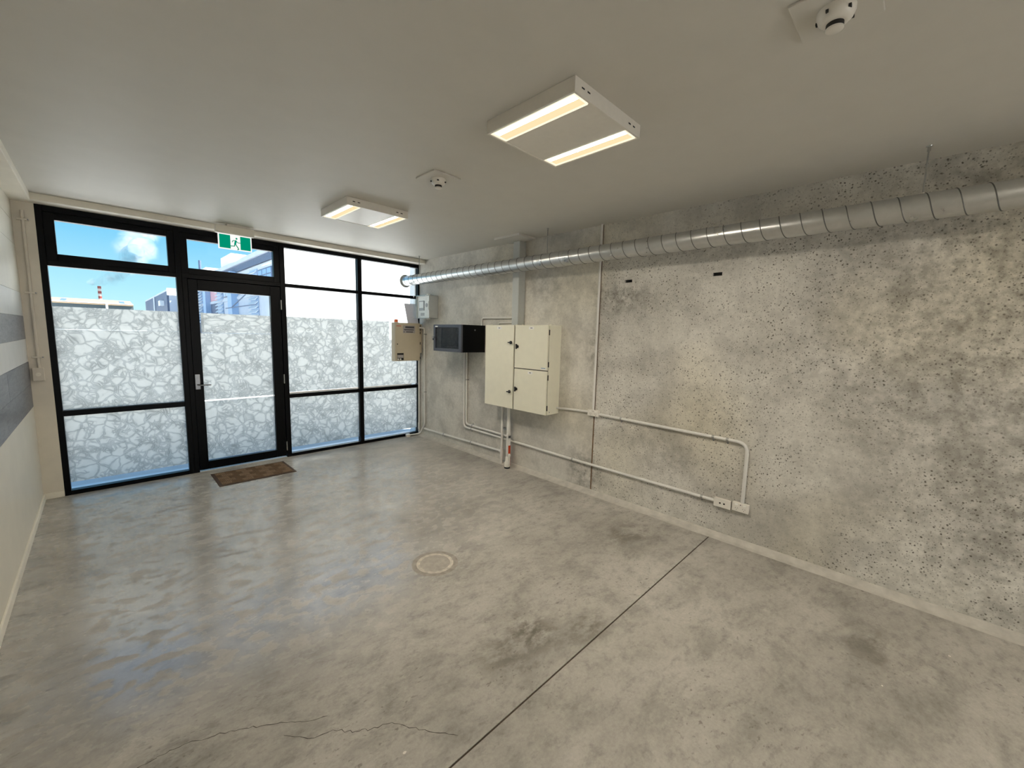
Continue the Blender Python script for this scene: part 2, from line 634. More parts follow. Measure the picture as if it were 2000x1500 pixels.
def mk_plank(name, lo, hi):
    k = N(name)
    v = k.obj(scale=(1, 1.0, 6.0))
    n = k.noise(v, 4.5, 6, 0.7, 1.2)
    v2 = k.obj(scale=(1, 1, 2))
    n2 = k.noise(v2, 12, 4, 0.6, 2.5)
    c = k.ramp(n.outputs[0], [(0.3, lo), (0.7, hi)])
    vein = k.ramp(n2.outputs[0], [(0.46, 1.0), (0.5, 0.72), (0.54, 1.0)])
    c = k.mix(1.0, c, vein, 'MULTIPLY')
    k.bsdf(c, 0.38)
    return k.m


MAT['plank_grey'] = mk_plank('grey_wood_plank', srgb(118, 118, 122), srgb(158, 158, 162))
MAT['plank_dark'] = mk_plank('dark_grey_wood_plank', srgb(92, 92, 97), srgb(134, 134, 138))


def mk_galv(name):
    k = N(name)
    v = k.obj()
    vo = k.n('ShaderNodeTexVoronoi', feature='F1')
    vo.inputs['Scale'].default_value = 45
    k.l(v, vo.inputs['Vector'])
    nz = k.noise(v, 7, 4)
    sp = k.n('ShaderNodeSeparateColor')
    k.l(vo.outputs['Color'], sp.inputs[0])
    c = k.mix(k.ramp(sp.outputs[0], [(0, 0.0), (1, 0.25)]), srgb(206, 207, 206), srgb(190, 192, 192))
    c = k.mix(1.0, c, k.ramp(nz.outputs[0], [(0.3, 0.94), (0.7, 1.03)]), 'MULTIPLY')
    r = k.ramp(nz.outputs[0], [(0.3, 0.27), (0.7, 0.33)])
    k.bsdf(c, r, 0.9)
    return k.m


MAT['galv'] = mk_galv('galvanised_spiral_steel')
MAT['galv_seam'] = plain('galvanised_seam', srgb(104, 104, 102), 0.5, metal=0.5, grain=0.1)
MAT['led'] = emitter('warm_led', (1.0, 0.91, 0.77), LED_STRENGTH)
MAT['led_lens'] = emitter('warm_led_prism_lens', (1.0, 0.77, 0.45), 0.66)
MAT['led_rim'] = emitter('lit_lens_edge', (1.0, 0.90, 0.68), 0.72)
MAT['exit_white'] = emitter('exit_white', srgb(232, 230, 226), 0.8)
MAT['exit_green'] = emitter('exit_green', srgb(0, 128, 98), 0.85)

# outside
MAT['pave'] = plain('concrete_paving', srgb(204, 204, 203), 0.8, grain=0.08, gscale=3)
MAT['render'] = plain('white_render', srgb(246, 243, 236), 0.7, grain=0.02, gscale=2)
MAT['facade'] = plain('pale_grey_cladding', srgb(196, 202, 212), 0.6, grain=0.04, gscale=2)
MAT['facade_dk'] = plain('blue_grey_cladding', srgb(84, 98, 122), 0.6, grain=0.22, gscale=7)
MAT['pillar'] = plain('pale_blue_pillar', srgb(158, 184, 214), 0.6, grain=0.03)
MAT['pinkp'] = plain('pink_panel', srgb(206, 160, 168), 0.6, grain=0.03)
MAT['slat'] = plain('white_slat', srgb(226, 230, 234), 0.5, grain=0.02)
MAT['pane_dk'] = plain('dark_window_pane', srgb(140, 168, 204), 0.2, grain=0.03)
MAT['frame_dk'] = plain('slate_window_frame', srgb(88, 102, 128), 0.5, grain=0.05)
MAT['wh_wall'] = plain('warehouse_cladding', srgb(74, 84, 88), 0.6, grain=0.05, gscale=2)
MAT['wh_roof'] = plain('cream_roof_sheet', srgb(158, 134, 106), 0.5, grain=0.1, gscale=1)
MAT['skylight'] = plain('roof_skylight', srgb(92, 108, 126), 0.3, grain=0.03)
MAT['stack_red'] = plain('stack_red', srgb(120, 52, 46), 0.6, grain=0.1)
MAT['stack_white'] = plain('stack_white', srgb(168, 158, 152), 0.6, grain=0.1)
MAT['wing'] = plain('wing_wall_paint', srgb(226, 226, 226), 0.6, grain=0.03)

# ------------------------------------------------------------------ dimensions
W = 4.118          # right wall
H = 2.88           # ceiling
XL = -0.138        # left wall face
HF = 2.82          # top of the glazing frame
Y0 = -10.6         # wall behind the camera
YJ = -4.8075       # saw cut in the floor
YK = -3.51         # joint between the wall panels

# ------------------------------------------------------------------ structure: floor
m = MB()
fx0, fx1 = -0.16, W + 0.01
gw, gd = 0.0045, 0.006
m.box(fx0, fx1, Y0 - 0.2, YJ - gw, -0.12, 0.0)
m.box(fx0, fx1, YJ + gw, 0.12, -0.12, 0.0)
m.box(fx0, fx1, YJ - gw, YJ + gw, -0.12, -gd)
floor = obj('floor', m, MAT['floor'])
struct(floor, 'burnished grey concrete floor slab with a saw-cut joint and hairline cracks', 'floor')
m = MB().box(fx0, W - 0.075, YJ - gw, YJ + gw, -gd, -gd + 0.002)
obj('joint_dirt', m, MAT['groove'], floor)


def ribbon(pts, w, z=0.0006):
    fine = []
    rnd = random.Random(len(pts) * 13)
    for i in range(len(pts) - 1):
        a, b = Vector(pts[i]), Vector(pts[i + 1])
        for k in range(5):
            t = k / 5
            p = a.lerp(b, t)
            fine.append((p.x + rnd.uniform(-.006, .006), p.y + rnd.uniform(-.006, .006)))
    fine.append(tuple(pts[-1]))
    mb = MB()
    vs, fs = [], []
    n = len(fine)
    for i, (x, y) in enumerate(fine):
        a = Vector(fine[max(i - 1, 0)])
        b = Vector(fine[min(i + 1, n - 1)])
        t = (b - a).normalized()
        ww = w * (0.55 + rnd.random() * 0.9) * (0.4 if i in (0, n - 1) else 1)
        nx, ny = -t.y * ww, t.x * ww
        vs += [(x + nx, y + ny, z), (x - nx, y - ny, z)]
    for i in range(n - 1):
        fs.append((2 * i, 2 * i + 1, 2 * i + 3, 2 * i + 2))
    return mb.add(vs, fs)


CR1 = [(0.12, -3.99), (0.354, -3.966), (0.415, -3.965), (0.494, -3.976), (0.593, -4.01), (0.677, -4.055), (0.744, -4.099), (0.83, -4.155), (0.896, -4.211), (0.97, -4.248)]
CR2 = [(0.804, -4.208), (0.875, -4.303), (0.959, -4.336), (1.022, -4.397), (1.073, -4.436), (1.159, -4.479), (1.208, -4.548), (1.273, -4.648), (1.338, -4.726)]
obj('crack', ribbon(CR1, 0.0014), MAT['crack'], floor)
obj('crack', ribbon(CR2, 0.0014), MAT['crack'], floor)

# fillet of screed along the right wall
m = MB().prism([(W - 0.085, 0.0), (W, 0.0), (W, 0.035), (W - 0.02, 0.028), (W - 0.05, 0.008)], 1, Y0, 0.0)
struct(obj('trim_3', m, MAT['fillet']), 'sloping screed fillet between the concrete floor and the right wall', 'trim')

# ------------------------------------------------------------------ structure: ceiling
m = MB().box(-0.4, W + 0.2, Y0 - 0.2, 0.12, H, H + 0.2)
struct(obj('ceiling', m, MAT['ceiling']), 'flat off-white painted ceiling over the whole room', 'ceiling')

# ------------------------------------------------------------------ structure: right wall
m = MB()
m.box(W + 0.03, W + 0.22, Y0 - 0.2, 0.12, -0.12, H + 0.2)
wall_r = obj('wall_right', m, MAT['sealant'])
struct(wall_r, 'bare precast concrete wall of two panels with a brown joint', 'wall')


def panel(y0, y1, z0, z1, holes, mat):
    """precast panel facing -x with recessed rectangular pockets"""
    ys = sorted(set([y0, y1] + [h[0] for h in holes] + [h[1] for h in holes]))
    zs = sorted(set([z0, z1] + [h[2] for h in holes] + [h[3] for h in holes]))
    mb = MB()
    xb = W + 0.03

    def inside(a, b):
        for h in holes:
            if h[0] - 1e-6 <= a and a < h[1] - 1e-6 and h[2] - 1e-6 <= b and b < h[3] - 1e-6:
                return True
        return False
    for i in range(len(ys) - 1):
        for j in range(len(zs) - 1):
            if inside(ys[i], zs[j]):
                continue
            a, b, c, d = ys[i], ys[i + 1], zs[j], zs[j + 1]
            mb.add([(W, a, c), (W, a, d), (W, b, d), (W, b, c)], [(0, 1, 2, 3)])
    for a, b, c, d in [(y0, y1, z0, z1)] + [h for h in holes]:
        mb.add([(W, a, c), (W, b, c), (xb, b, c), (xb, a, c)], [(0, 1, 2, 3)])
        mb.add([(W, a, d), (W, b, d), (xb, b, d), (xb, a, d)], [(3, 2, 1, 0)])
        mb.add([(W, a, c), (W, a, d), (xb, a, d), (xb, a, c)], [(3, 2, 1, 0)])
        mb.add([(W, b, c), (W, b, d), (xb, b, d), (xb, b, c)], [(0, 1, 2, 3)])
    return obj('concrete_panel', mb, mat, wall_r)


HOLES = [(-3.874, -3.792, 2.27, 2.299), (-4.71, -4.634, 2.267, 2.297)]
panel(YK + 0.009, 0.12, 0, H, [], MAT['wall_smooth'])
panel(Y0, YK - 0.009, 0, H, HOLES, MAT['wall_pitted'])
obj('joint_sealant', MB().box(W + 0.005, W + 0.03, YK - 0.009, YK + 0.009, 0, H), MAT['sealant'], wall_r)
for a, b, c, d in HOLES:
    obj('slot_recess', MB().box(W + 0.024, W + 0.03, a, b, c, d), MAT['hole'], wall_r)

# ------------------------------------------------------------------ structure: left wall with boards
m = MB().box(-0.36, XL - 0.012, Y0 - 0.2, 0.12, -0.12, H + 0.2)
wall_l = obj('wall_left', m, MAT['cream'])
struct(wall_l, 'left wall of cream and white boards with two grey wood-look bands', 'wall')
obj('lower_lining', MB().box(XL - 0.012, XL, Y0, -0.005, 0.0, 0.93), MAT['cream'], wall_l)
rows = [(0.93, 1.145, 'plank_dark'), (1.145, 1.36, 'plank_dark'), (1.36, 1.572, 'white_board'), (1.572, 1.785, 'plank_grey'),
        (1.785, 1.997, 'white_board'), (1.997, 2.21, 'cream'), (2.21, 2.423, 'cream'), (2.423, 2.636, 'cream'), (2.636, H, 'cream')]
cuts = [[-0.005, -2.3, -4.5, -6.7, Y0], [-0.005, -1.3, -3.5, -5.7, Y0], [-0.005, -2.6, -4.8, -7.0, Y0], [-0.005, -1.09, -3.3, -5.5, Y0],
        [-0.005, -2.1, -4.3, -6.5, Y0], [-0.005, -2.7, -4.9, -7.1, Y0], [-0.005, -1.9, -4.1, -6.3, Y0], [-0.005, -2.4, -4.6, -6.8, Y0], [-0.005, -2.9, -5.1, -7.3, Y0]]
for (z0, z1, mt), cs in zip(rows, cuts):
    for i in range(4):
        g = 0.0008
        zj = random.uniform(-0.0012, 0.0012)
        obj('board', MB().box(XL - 0.012, XL + zj, cs[i + 1] + g, cs[i] - g, z0 + g, z1 - g), MAT[mt], wall_l)
m = MB().box(XL, XL + 0.013, Y0, -0.03, 0.0, 0.065)
struct(obj('baseboard_left', m, MAT['trim'], bevel=0.003), 'thin cream skirting along the foot of the left wall', 'baseboard')

# ------------------------------------------------------------------ structure: back wall nib, bulkhead, beam, wall behind
m = MB().box(-0.36, 0.0, -0.03, 0.12, -0.12, HF + 0.1)
m.box(-0.36, W + 0.22, 0.0, 0.22, HF, 3.15)
struct(obj('wall_back', m, MAT['nib']), 'narrow beige wall nib between the left wall and the black glazing', 'wall')
m = MB().box(XL, 0.0, -0.042, -0.03, 0.0, 0.06)
struct(obj('baseboard_back', m, MAT['trim'], bevel=0.003), 'short cream skirting at the foot of the beige nib', 'baseboard')
m = MB().box(XL, W, -0.205, 0.0, HF, H)
struct(obj('trim_1', m, MAT['trim'], bevel=0.003), 'shallow cream bulkhead along the ceiling above the black glazing', 'trim')
m = MB().box(XL, -0.008, Y0, -0.205, H - 0.072, H)
struct(obj('trim_2', m, MAT['trim'], bevel=0.003), 'shallow boxed cream beam along the top of the left wall', 'trim')
RX0, RX1, RZ = 0.25, 3.75, 1.75       # unseen roller door opening, added to let fill daylight in
m = MB().box(-0.36, RX0, Y0 - 0.2, Y0, -0.12, H + 0.2).box(RX1, W + 0.22, Y0 - 0.2, Y0, -0.12, H + 0.2)
m.box(RX0, RX1, Y0 - 0.2, Y0, RZ, H + 0.2)
struct(obj('wall_front', m, MAT['cream']), 'cream wall behind the camera with an opening added to let daylight in', 'wall')
d2 = bpy.data.objects.new('added_door', None)  # unseen door, added as a source of fill daylight
COL.objects.link(d2)
struct(d2, 'unseen open roller door added behind the camera to let daylight in', 'door')
obj('guide_rail', MB().box(RX0 - 0.05, RX0 + 0.01, Y0, Y0 + 0.06, 0, RZ), MAT['galv_small'], d2)
obj('guide_rail', MB().box(RX1 - 0.01, RX1 + 0.05, Y0, Y0 + 0.06, 0, RZ), MAT['galv_small'], d2)
obj('curtain_roll', MB().cyl((RX0, Y0 + 0.15, RZ + 0.08), (RX1, Y0 + 0.15, RZ + 0.08), 0.14, n=24), MAT['galv_small'], d2, True)

# ------------------------------------------------------------------ glazing
FY0, FY1 = -0.028, 0.05     # frame depth
GY = 0.030                  # glass
PY = 0.022                  # film on the inside of the glass


def win_root(name, label):
    o = bpy.data.objects.new(name, None)
    o.empty_display_size = 0.05
    COL.objects.link(o)
    return struct(o, label, 'window' if name.startswith('window') else 'door')


def fm(par, name, x0, x1, z0, z1, y0=FY0, y1=FY1, mat='black_alu', bev=0.003):
    return obj(name, MB().box(x0, x1, y0, y1, z0, z1), MAT[mat], par, bevel=bev)


def pane(par, x0, x1, z0, z1):
    return obj('glass_pane', MB().box(x0, x1, GY, GY + 0.006, z0, z1), MAT['glass'], par)


def film(par, x0, x1, z0, z1, mat='film', y=PY):
    """a sheet of film stuck to the inside of the glass"""
    mb = MB().add([(x0, y, z0), (x1, y, z0), (x1, y, z1), (x0, y, z1)], [(0, 1, 2, 3)])
    return obj('frosted_film', mb, MAT[mat], par)


# window 1: left bay
w1 = win_root('window_1', 'leftmost black-framed window bay with sky above frosted veined film')
fm(w1, 'jamb', 0.0, 0.046, 0.0, HF)
fm(w1, 'jamb', 0.996, 1.046, 0.0, HF)
fm(w1, 'head', 0.046, 0.996, 2.765, HF)
fm(w1, 'transom', 0.046, 0.996, 2.268, 2.318)
fm(w1, 'mid_rail', 0.046, 0.996, 0.808, 0.863)
fm(w1, 'sill', 0.046, 0.996, 0.0, 0.045)
for a in (('sash_stile', 0.046, 0.118, 2.318, 2.765), ('sash_stile', 0.938, 0.996, 2.318, 2.765),
          ('sash_rail', 0.118, 0.938, 2.318, 2.384), ('sash_rail', 0.118, 0.938, 2.698, 2.765)):
    fm(w1, a[0], a[1], a[2], a[3], a[4], -0.018, 0.05)
pane(w1, 0.118, 0.938, 2.384, 2.698)
pane(w1, 0.046, 0.996, 0.863, 2.268)
pane(w1, 0.046, 0.996, 0.045, 0.808)
film(w1, 0.046, 0.996, 1.668, 1.888)
film(w1, 0.046, 0.996, 0.863, 1.6665)
film(w1, 0.046, 0.996, 0.118, 0.808)

# window 2: light over the door
w2 = win_root('window_2', 'black-framed top light above the glazed door behind the exit sign')
fm(w2, 'head', 1.046, 2.045, 2.765, HF)
fm(w2, 'transom', 1.046, 2.045, 2.268, 2.318)
for a in (('sash_stile', 1.046, 1.112, 2.318, 2.765), ('sash_stile', 1.978, 2.045, 2.318, 2.765),
          ('sash_rail', 1.112, 1.978, 2.318, 2.384), ('sash_rail', 1.112, 1.978, 2.700, 2.765)):
    fm(w2, a[0], a[1], a[2], a[3], a[4], -0.018, 0.05)
pane(w2, 1.112, 1.978, 2.384, 2.700)

# door
d1 = win_root('door_1', 'black aluminium glazed door with frosted veined film and lever handle')
fm(d1, 'jamb', 1.046, 1.092, 0.0, 2.268)
fm(d1, 'stile', 1.094, 1.182, 0.022, 2.262, -0.022, 0.045)
fm(d1, 'stile', 1.925, 2.040, 0.022, 2.262, -0.022, 0.045)
fm(d1, 'top_rail', 1.182, 1.925, 2.140, 2.262, -0.022, 0.045)
fm(d1, 'bottom_rail', 1.182, 1.925, 0.022, 0.118, -0.022, 0.045)
fm(d1, 'threshold', 1.046, 2.06, -0.004, 0.006, -0.02, 0.12, 'pale_alu', 0.001)
pane(d1, 1.182, 1.925, 0.118, 2.140)
film(d1, 1.182, 1.925, 0.128, 0.843)
film(d1, 1.186, 1.925, 0.858, 1.655)
film(d1, 1.226, 1.925, 1.658, 1.888, 'film_wide')
film(d1, 1.200, 1.226, 1.660, 1.888, 'film_dark')
for q in ((1.046, 2.06, 2.250, 2.285), (1.080, 1.105, 0.03, 2.25), (2.030, 2.060, 0.03, 2.25)):
    fm(d1, 'door_stop', q[0], q[1], q[2], q[3], 0.046, 0.060, bev=0.0)
for zc in (2.036, 1.07, 0.158):
    hg = obj('hinge', MB().cyl((2.043, -0.034, zc - 0.06), (2.043, -0.034, zc + 0.06), 0.008, n=12), MAT['galv_small'], d1, True)
    obj('hinge_leaf', MB().box(2.020, 2.040, -0.029, -0.022, zc - 0.055, zc + 0.055), MAT['black_alu'], hg)
hp = obj('handle_plate', MB().box(1.102, 1.150, -0.034, -0.022, 0.998, 1.175), MAT['chrome'], d1, bevel=0.003)
obj('lever', MB().tube(bend([(1.126, -0.034, 1.052), (1.126, -0.085, 1.052), (1.245, -0.085, 1.050)], 0.02), 0.008, 12), MAT['chrome'], hp, True)
obj('lock_cylinder', MB().cyl((1.126, -0.034, 1.115), (1.126, -0.042, 1.115), 0.013), MAT['chrome'], hp, True)

# window 3
w3 = win_root('window_3', 'black-framed window bay right of the door with white glare above film')
fm(w3, 'jamb', 2.045, 2.104, 0.0, HF)
fm(w3, 'head', 2.104, 3.076, 2.768, HF)
fm(w3, 'transom', 2.104, 3.076, 2.270, 2.315)
fm(w3, 'mid_rail', 2.104, 3.076, 0.806, 0.856)
fm(w3, 'sill', 2.104, 3.076, 0.0, 0.042)
fm(w3, 'mullion', 3.076, 3.138, 0.0, HF)
pane(w3, 2.104, 3.076, 2.315, 2.768)
pane(w3, 2.104, 3.076, 0.856, 2.270)
pane(w3, 2.104, 3.076, 0.042, 0.806)
film(w3, 2.104, 3.076, 1.700, 1.890)
film(w3, 2.104, 3.076, 0.880, 1.699)
film(w3, 2.104, 3.076, 0.112, 0.806)
obj('bright_gap_strip', MB().box(2.104, 3.076, PY - 0.002, PY, 0.858, 0.877), MAT['label_white'], w3)  # white colour stands in for daylight through the clear gap under the film

# window 4
w4 = win_root('window_4', 'rightmost black-framed window bay behind the fire panel in the corner')
fm(w4, 'head', 3.138, 4.09, 2.768, HF)
fm(w4, 'transom', 3.138, 4.09, 2.270, 2.315)
fm(w4, 'mid_rail', 3.138, 4.09, 0.804, 0.856)
fm(w4, 'sill', 3.138, 4.09, 0.0, 0.045)
fm(w4, 'jamb', 4.09, W - 0.001, 0.0, HF)
pane(w4, 3.138, 4.09, 2.315, 2.768)
pane(w4, 3.138, 4.09, 0.856, 2.270)
pane(w4, 3.138, 4.09, 0.045, 0.804)
film(w4, 3.138, 3.598, 0.876, 1.890)
film(w4, 3.5985, 4.09, 0.876, 1.60)
film(w4, 3.138, 4.09, 0.116, 0.804)
obj('bright_gap_strip', MB().box(3.138, 3.99, PY - 0.002, PY, 0.858, 0.875), MAT['label_white'], w4)  # daylight in the clear gap below the film, put in as white

# pale sills outside the glass
m = MB().box(0.0, 1.046, 0.05, 0.16, -0.02, 0.035)
struct(obj('trim_4', m, MAT['pale_alu'], bevel=0.003), 'pale sill strip outside under the leftmost window', 'trim')
m = MB().box(2.05, 4.09, 0.05, 0.16, -0.02, 0.035)
struct(obj('trim_5', m, MAT['pale_alu'], bevel=0.003), 'pale sill strip outside under the two right windows', 'trim')

# ================================================================== things in the room
# ------------------------------------------------------------------ ceiling lights
def ceiling_light(x0, y0, label, s=0.595, d=0.068):
    """surface-mounted square fitting with two lit troughs running along y"""
    x1, y1 = x0 + s, y0 + s
    zb = H - d
    r = root('ceiling_light', label, 'ceiling light', ((x0 + x1) / 2, (y0 + y1) / 2, H), 'square ceiling lights')
    m = MB()
    t = 0.012
    m.box(x0, x1, y0, y0 + t, zb, H).box(x0, x1, y1 - t, y1, zb, H)
    m.box(x0, x0 + t, y0 + t, y1 - t, zb, H).box(x1 - t, x1, y0 + t, y1 - t, zb, H)
    m.box(x0 + t, x1 - t, y0 + t, y1 - t, H - 0.02, H)
    obj('housing', m, MAT['white_plastic'], r, bevel=0.0015)
    tw = 0.112
    a0, a1 = x0 + 0.018, x0 + 0.018 + tw
    b0, b1 = x1 - 0.018 - tw, x1 - 0.018
    obj('centre_panel', MB().box(a1, b0, y0 + t, y1 - t, zb + 0.003, zb + 0.010), MAT['white_plastic'], r)
    for q0, q1 in ((a0, a1), (b0, b1)):
        ya, yb = y0 + 0.02, y1 - 0.02
        tr = MB()
        tr.box(q0, q0 + 0.004, ya, yb, zb, zb + 0.03).box(q1 - 0.004, q1, ya, yb, zb, zb + 0.03)
        tr.box(q0, q1, ya, ya + 0.004, zb, zb + 0.03).box(q0, q1, yb - 0.004, yb, zb, zb + 0.03)
        lt = obj('lens_rim', tr, MAT['led_rim'], r)
        mid = q0 + (q1 - q0) * 0.50
        obj('led_row', MB().box(q0 + 0.004, mid, ya + 0.004, yb - 0.004, zb + 0.010, zb + 0.016), MAT['led'], lt)
        # serrated prismatic half
        n = 40
        step = (yb - ya - 0.008) / n
        pts = []
        for i in range(n):
            pts += [(mid, ya + 0.004 + i * step), (mid + 0.006, ya + 0.004 + (i + 0.5) * step)]
        pts += [(mid, yb - 0.004), (q1 - 0.004, yb - 0.004), (q1 - 0.004, ya + 0.004)]
        obj('prismatic_lens', MB().prism(pts, 2, zb + 0.008, zb + 0.015), MAT['led_lens'], lt)
    for xs in (x0 + 0.05, x0 + 0.095, x1 - 0.125, x1 - 0.08):
        obj('knockout_slot', MB().box(xs, xs + 0.022, y0 - 0.0006, y0 + 0.002, zb + 0.032, zb + 0.039), MAT['slot'], r)
    return r


ceiling_light(1.935, -4.755, 'large square ceiling light nearest the camera with two lit strips')
ceiling_light(1.945, -2.325, 'square ceiling light near the glazing, further of the two lights')
ceiling_light(1.935, -7.18, 'unseen square ceiling light added behind the camera to brighten the near end')  # unseen fitting, added to light the near end of the room
ceiling_light(1.935, -9.60, 'unseen square ceiling light added by the rear wall to brighten the room')  # second unseen fitting, added for more light from the rear


# ------------------------------------------------------------------ detectors
def detector(cx, cy, label):
    r = root('smoke_detector', label, 'smoke detector', (cx, cy, H), 'ceiling smoke detectors')
    s = 0.12
    obj('base_plate', MB().box(cx - s, cx + s, cy - s, cy + s, H - 0.011, H), MAT['ceiling'], r, bevel=0.003)
    z = H - 0.011
    b = obj('detector_body', MB().lathe((cx, cy, z), [(0.056, 0), (0.056, -0.014), (0.050, -0.030), (0.040, -0.040), (0.030, -0.043)]), MAT['white_plastic'], r, True)
    obj('sensing_chamber', MB().lathe((cx, cy, z - 0.043), [(0.026, 0), (0.026, -0.014), (0.022, -0.017)]), MAT['slot'], b, True)
    obj('bottom_cap', MB().lathe((cx, cy, z - 0.058), [(0.027, 0), (0.026, -0.005), (0.018, -0.009)]), MAT['white_plastic'], b, True)
    for a in range(5):
        t = a * 2 * math.pi / 5 + 0.3
        px, py = cx + 0.053 * math.cos(t), cy + 0.053 * math.sin(t)
        obj('vent_slot', MB().box(px - 0.007, px + 0.007, py - 0.004, py + 0.004, z - 0.026, z - 0.018), MAT['slot'], b)


detector(2.235, -3.270, 'white smoke detector on a square plate between the two ceiling lights')
detector(2.245, -5.640, 'white smoke detector on a square plate at the top of the picture')

# ------------------------------------------------------------------ exit sign
ex = root('exit_sign', 'green running man exit sign hanging from the ceiling over the door', 'exit sign', (1.52, -0.30, H))
obj('mount_plate', MB().box(1.44, 1.665, -0.34, -0.25, H - 0.022, H), MAT['white_plastic'], ex, bevel=0.002)
obj('housing', MB().box(1.332, 1.705, -0.335, -0.265, 2.775, 2.858), MAT['trim'], ex, bevel=0.004)
sx0, sx1, sz0, sz1 = 1.355, 1.680, 2.606, 2.778
sp = obj('sign_panel', MB().box(sx0, sx1, -0.303, -0.293, sz0, sz1), MAT['exit_white'], ex, bevel=0.001)


def su(u):
    return sx0 + 0.012 + u * (sx1 - sx0 - 0.024)


def sv(v):
    return sz1 - 0.014 - v * (sz1 - sz0 - 0.026)


obj('green_field', MB().box(su(0), su(0.345), -0.3042, -0.303, sv(1), sv(0)), MAT['exit_green'], sp)
obj('green_field', MB().box(su(0.665), su(1), -0.3042, -0.303, sv(1), sv(0)), MAT['exit_green'], sp)


def limb(mb, pts, w):
    P = [Vector(((x - 665) / 635.0, (y - 0.135 * (x - 665) - 12) / 240.0)) for x, y in pts]
    Q = [Vector((su(p.x), sv(p.y))) for p in P]
    for a, b in zip(Q, Q[1:]):
        t = (b - a).normalized()
        nrm = Vector((-t.y, t.x)) * w
        ee = t * w * 0.5
        o = [a + nrm - ee, a - nrm - ee, b - nrm + ee, b + nrm + ee]
        mb.prism([(p.x, p.y) for p in o], 1, -0.3046, -0.303)


man = MB()
hx, hy = (1012 - 665) / 635.0, (106 - 0.135 * (1012 - 665) - 12) / 240.0
man.prism([(su(hx) + 0.0098 * math.cos(a * math.pi / 8), sv(hy) + 0.0098 * math.sin(a * math.pi / 8)) for a in range(16)], 1, -0.3046, -0.303)
limb(man, [(985, 150), (965, 138), (938, 138), (920, 165)], 0.0036)
limb(man, [(1000, 150), (1040, 182), (1090, 188)], 0.0036)
limb(man, [(995, 142), (978, 205)], 0.0095)
limb(man, [(975, 200), (962, 240), (880, 234)], 0.0045)
limb(man, [(985, 205), (1020, 255), (1048, 296), (1025, 308)], 0.0048)
obj('running_figure', man, MAT['exit_green'], sp)

# ------------------------------------------------------------------ spiral duct
DX, DZ, DR = 3.862, 2.535, 0.077
YD0, YD1 = -0.022, Y0 + 0.01
duct = root('ventilation_duct', 'galvanised spiral ventilation duct running along the top of the concrete wall', 'duct', (DX, YD0, DZ))
obj('duct_tube', MB().tube([(DX, YD0 - i * (YD0 - YD1) / 24, DZ) for i in range(25)], DR, 40), MAT['galv'], duct, True)
hel = []
pitch = 0.1235
turns = (YD0 - YD1 - 0.06) / pitch
nn = int(turns * 28)
for i in range(nn + 1):
    a = i / 28 * 2 * math.pi
    hel.append((DX + (DR + 0.0004) * math.cos(a), YD0 - 0.03 - i / 28 * pitch, DZ + (DR + 0.0004) * math.sin(a)))
obj('spiral_seam', MB().tube(hel, 0.003, 6), MAT['galv_seam'], duct, True)
obj('end_flange', MB().lathe((DX, YD0, DZ), [(DR - 0.002, -0.012), (0.098, -0.012), (0.100, -0.008), (0.100, 0.0), (DR - 0.002, 0.0)], 40, 1), MAT['trunk'], duct, True)
obj('coupling', MB().lathe((DX, -3.18, DZ), [(DR, -0.06), (DR + 0.0025, -0.058), (DR + 0.0025, 0.058), (DR, 0.06)], 40, 1), MAT['galv'], duct, True)
for yy in (-0.43, -2.975, -5.88):
    rd = obj('hanger_rod', MB().cyl((DX, yy, DZ + DR - 0.004), (DX, yy, H), 0.0045, n=10), MAT['galv_small'], duct, True)
    obj('rod_nut', MB().cyl((DX, yy, DZ + DR - 0.002), (DX, yy, DZ + DR + 0.008), 0.008, n=6), MAT['white_plastic'], rd)
    obj('ceiling_anchor', MB().lathe((DX, yy, H), [(0.016, 0), (0.014, -0.005), (0.008, -0.006), (0.008, -0.03)], 16), MAT['galv_small'], rd, True)

# ------------------------------------------------------------------ doormat
dm = root('doormat', 'brown rectangular doormat with tan ribbed blocks in front of the glass door', 'doormat', (1.555, -0.46, 0))
mx0, mx1, my0, my1 = 1.166, 1.945, -0.722, -0.200
obj('rubber_base', MB().box(mx0, mx1, my0, my1, 0.0, 0.006), MAT['mat_base'], dm, bevel=0.002)
obj('pile_field', MB().box(mx0 + 0.03, mx1 - 0.03, my0 + 0.03, my1 - 0.03, 0.006, 0.010), MAT['mat_pile'], dm)
bw, bh = (mx1 - mx0 - 0.06) / 7.0, (my1 - my0 - 0.06) / 5.0
for jy in range(5):
    for ix in range(8):
        x0 = mx0 + 0.03 + (ix - (0.5 if jy % 2 else 0.0)) * bw
        x1 = x0 + bw
        x0, x1 = max(x0, mx0 + 0.03), min(x1, mx1 - 0.03)
        if x1 - x0 < 0.03:
            continue
        y0 = my0 + 0.03 + jy * bh
        mb = MB()
        if (ix + jy) % 2 == 0:
            k = int((x1 - x0) / 0.016)
            for q in range(k):
                xx = x0 + 0.006 + q * 0.016
                mb.box(xx, xx + 0.007, y0 + 0.012, y0 + bh - 0.012, 0.010, 0.0135)
        else:
            for q in range(6):
                yy = y0 + 0.008 + q * bh / 6.2
                mb.box(x0 + 0.006, x1 - 0.006, yy, yy + 0.006, 0.010, 0.0125)
        obj('ribbed_block', mb, MAT['mat_rib' if (ix + jy) % 2 == 0 else 'mat_pile'], dm)

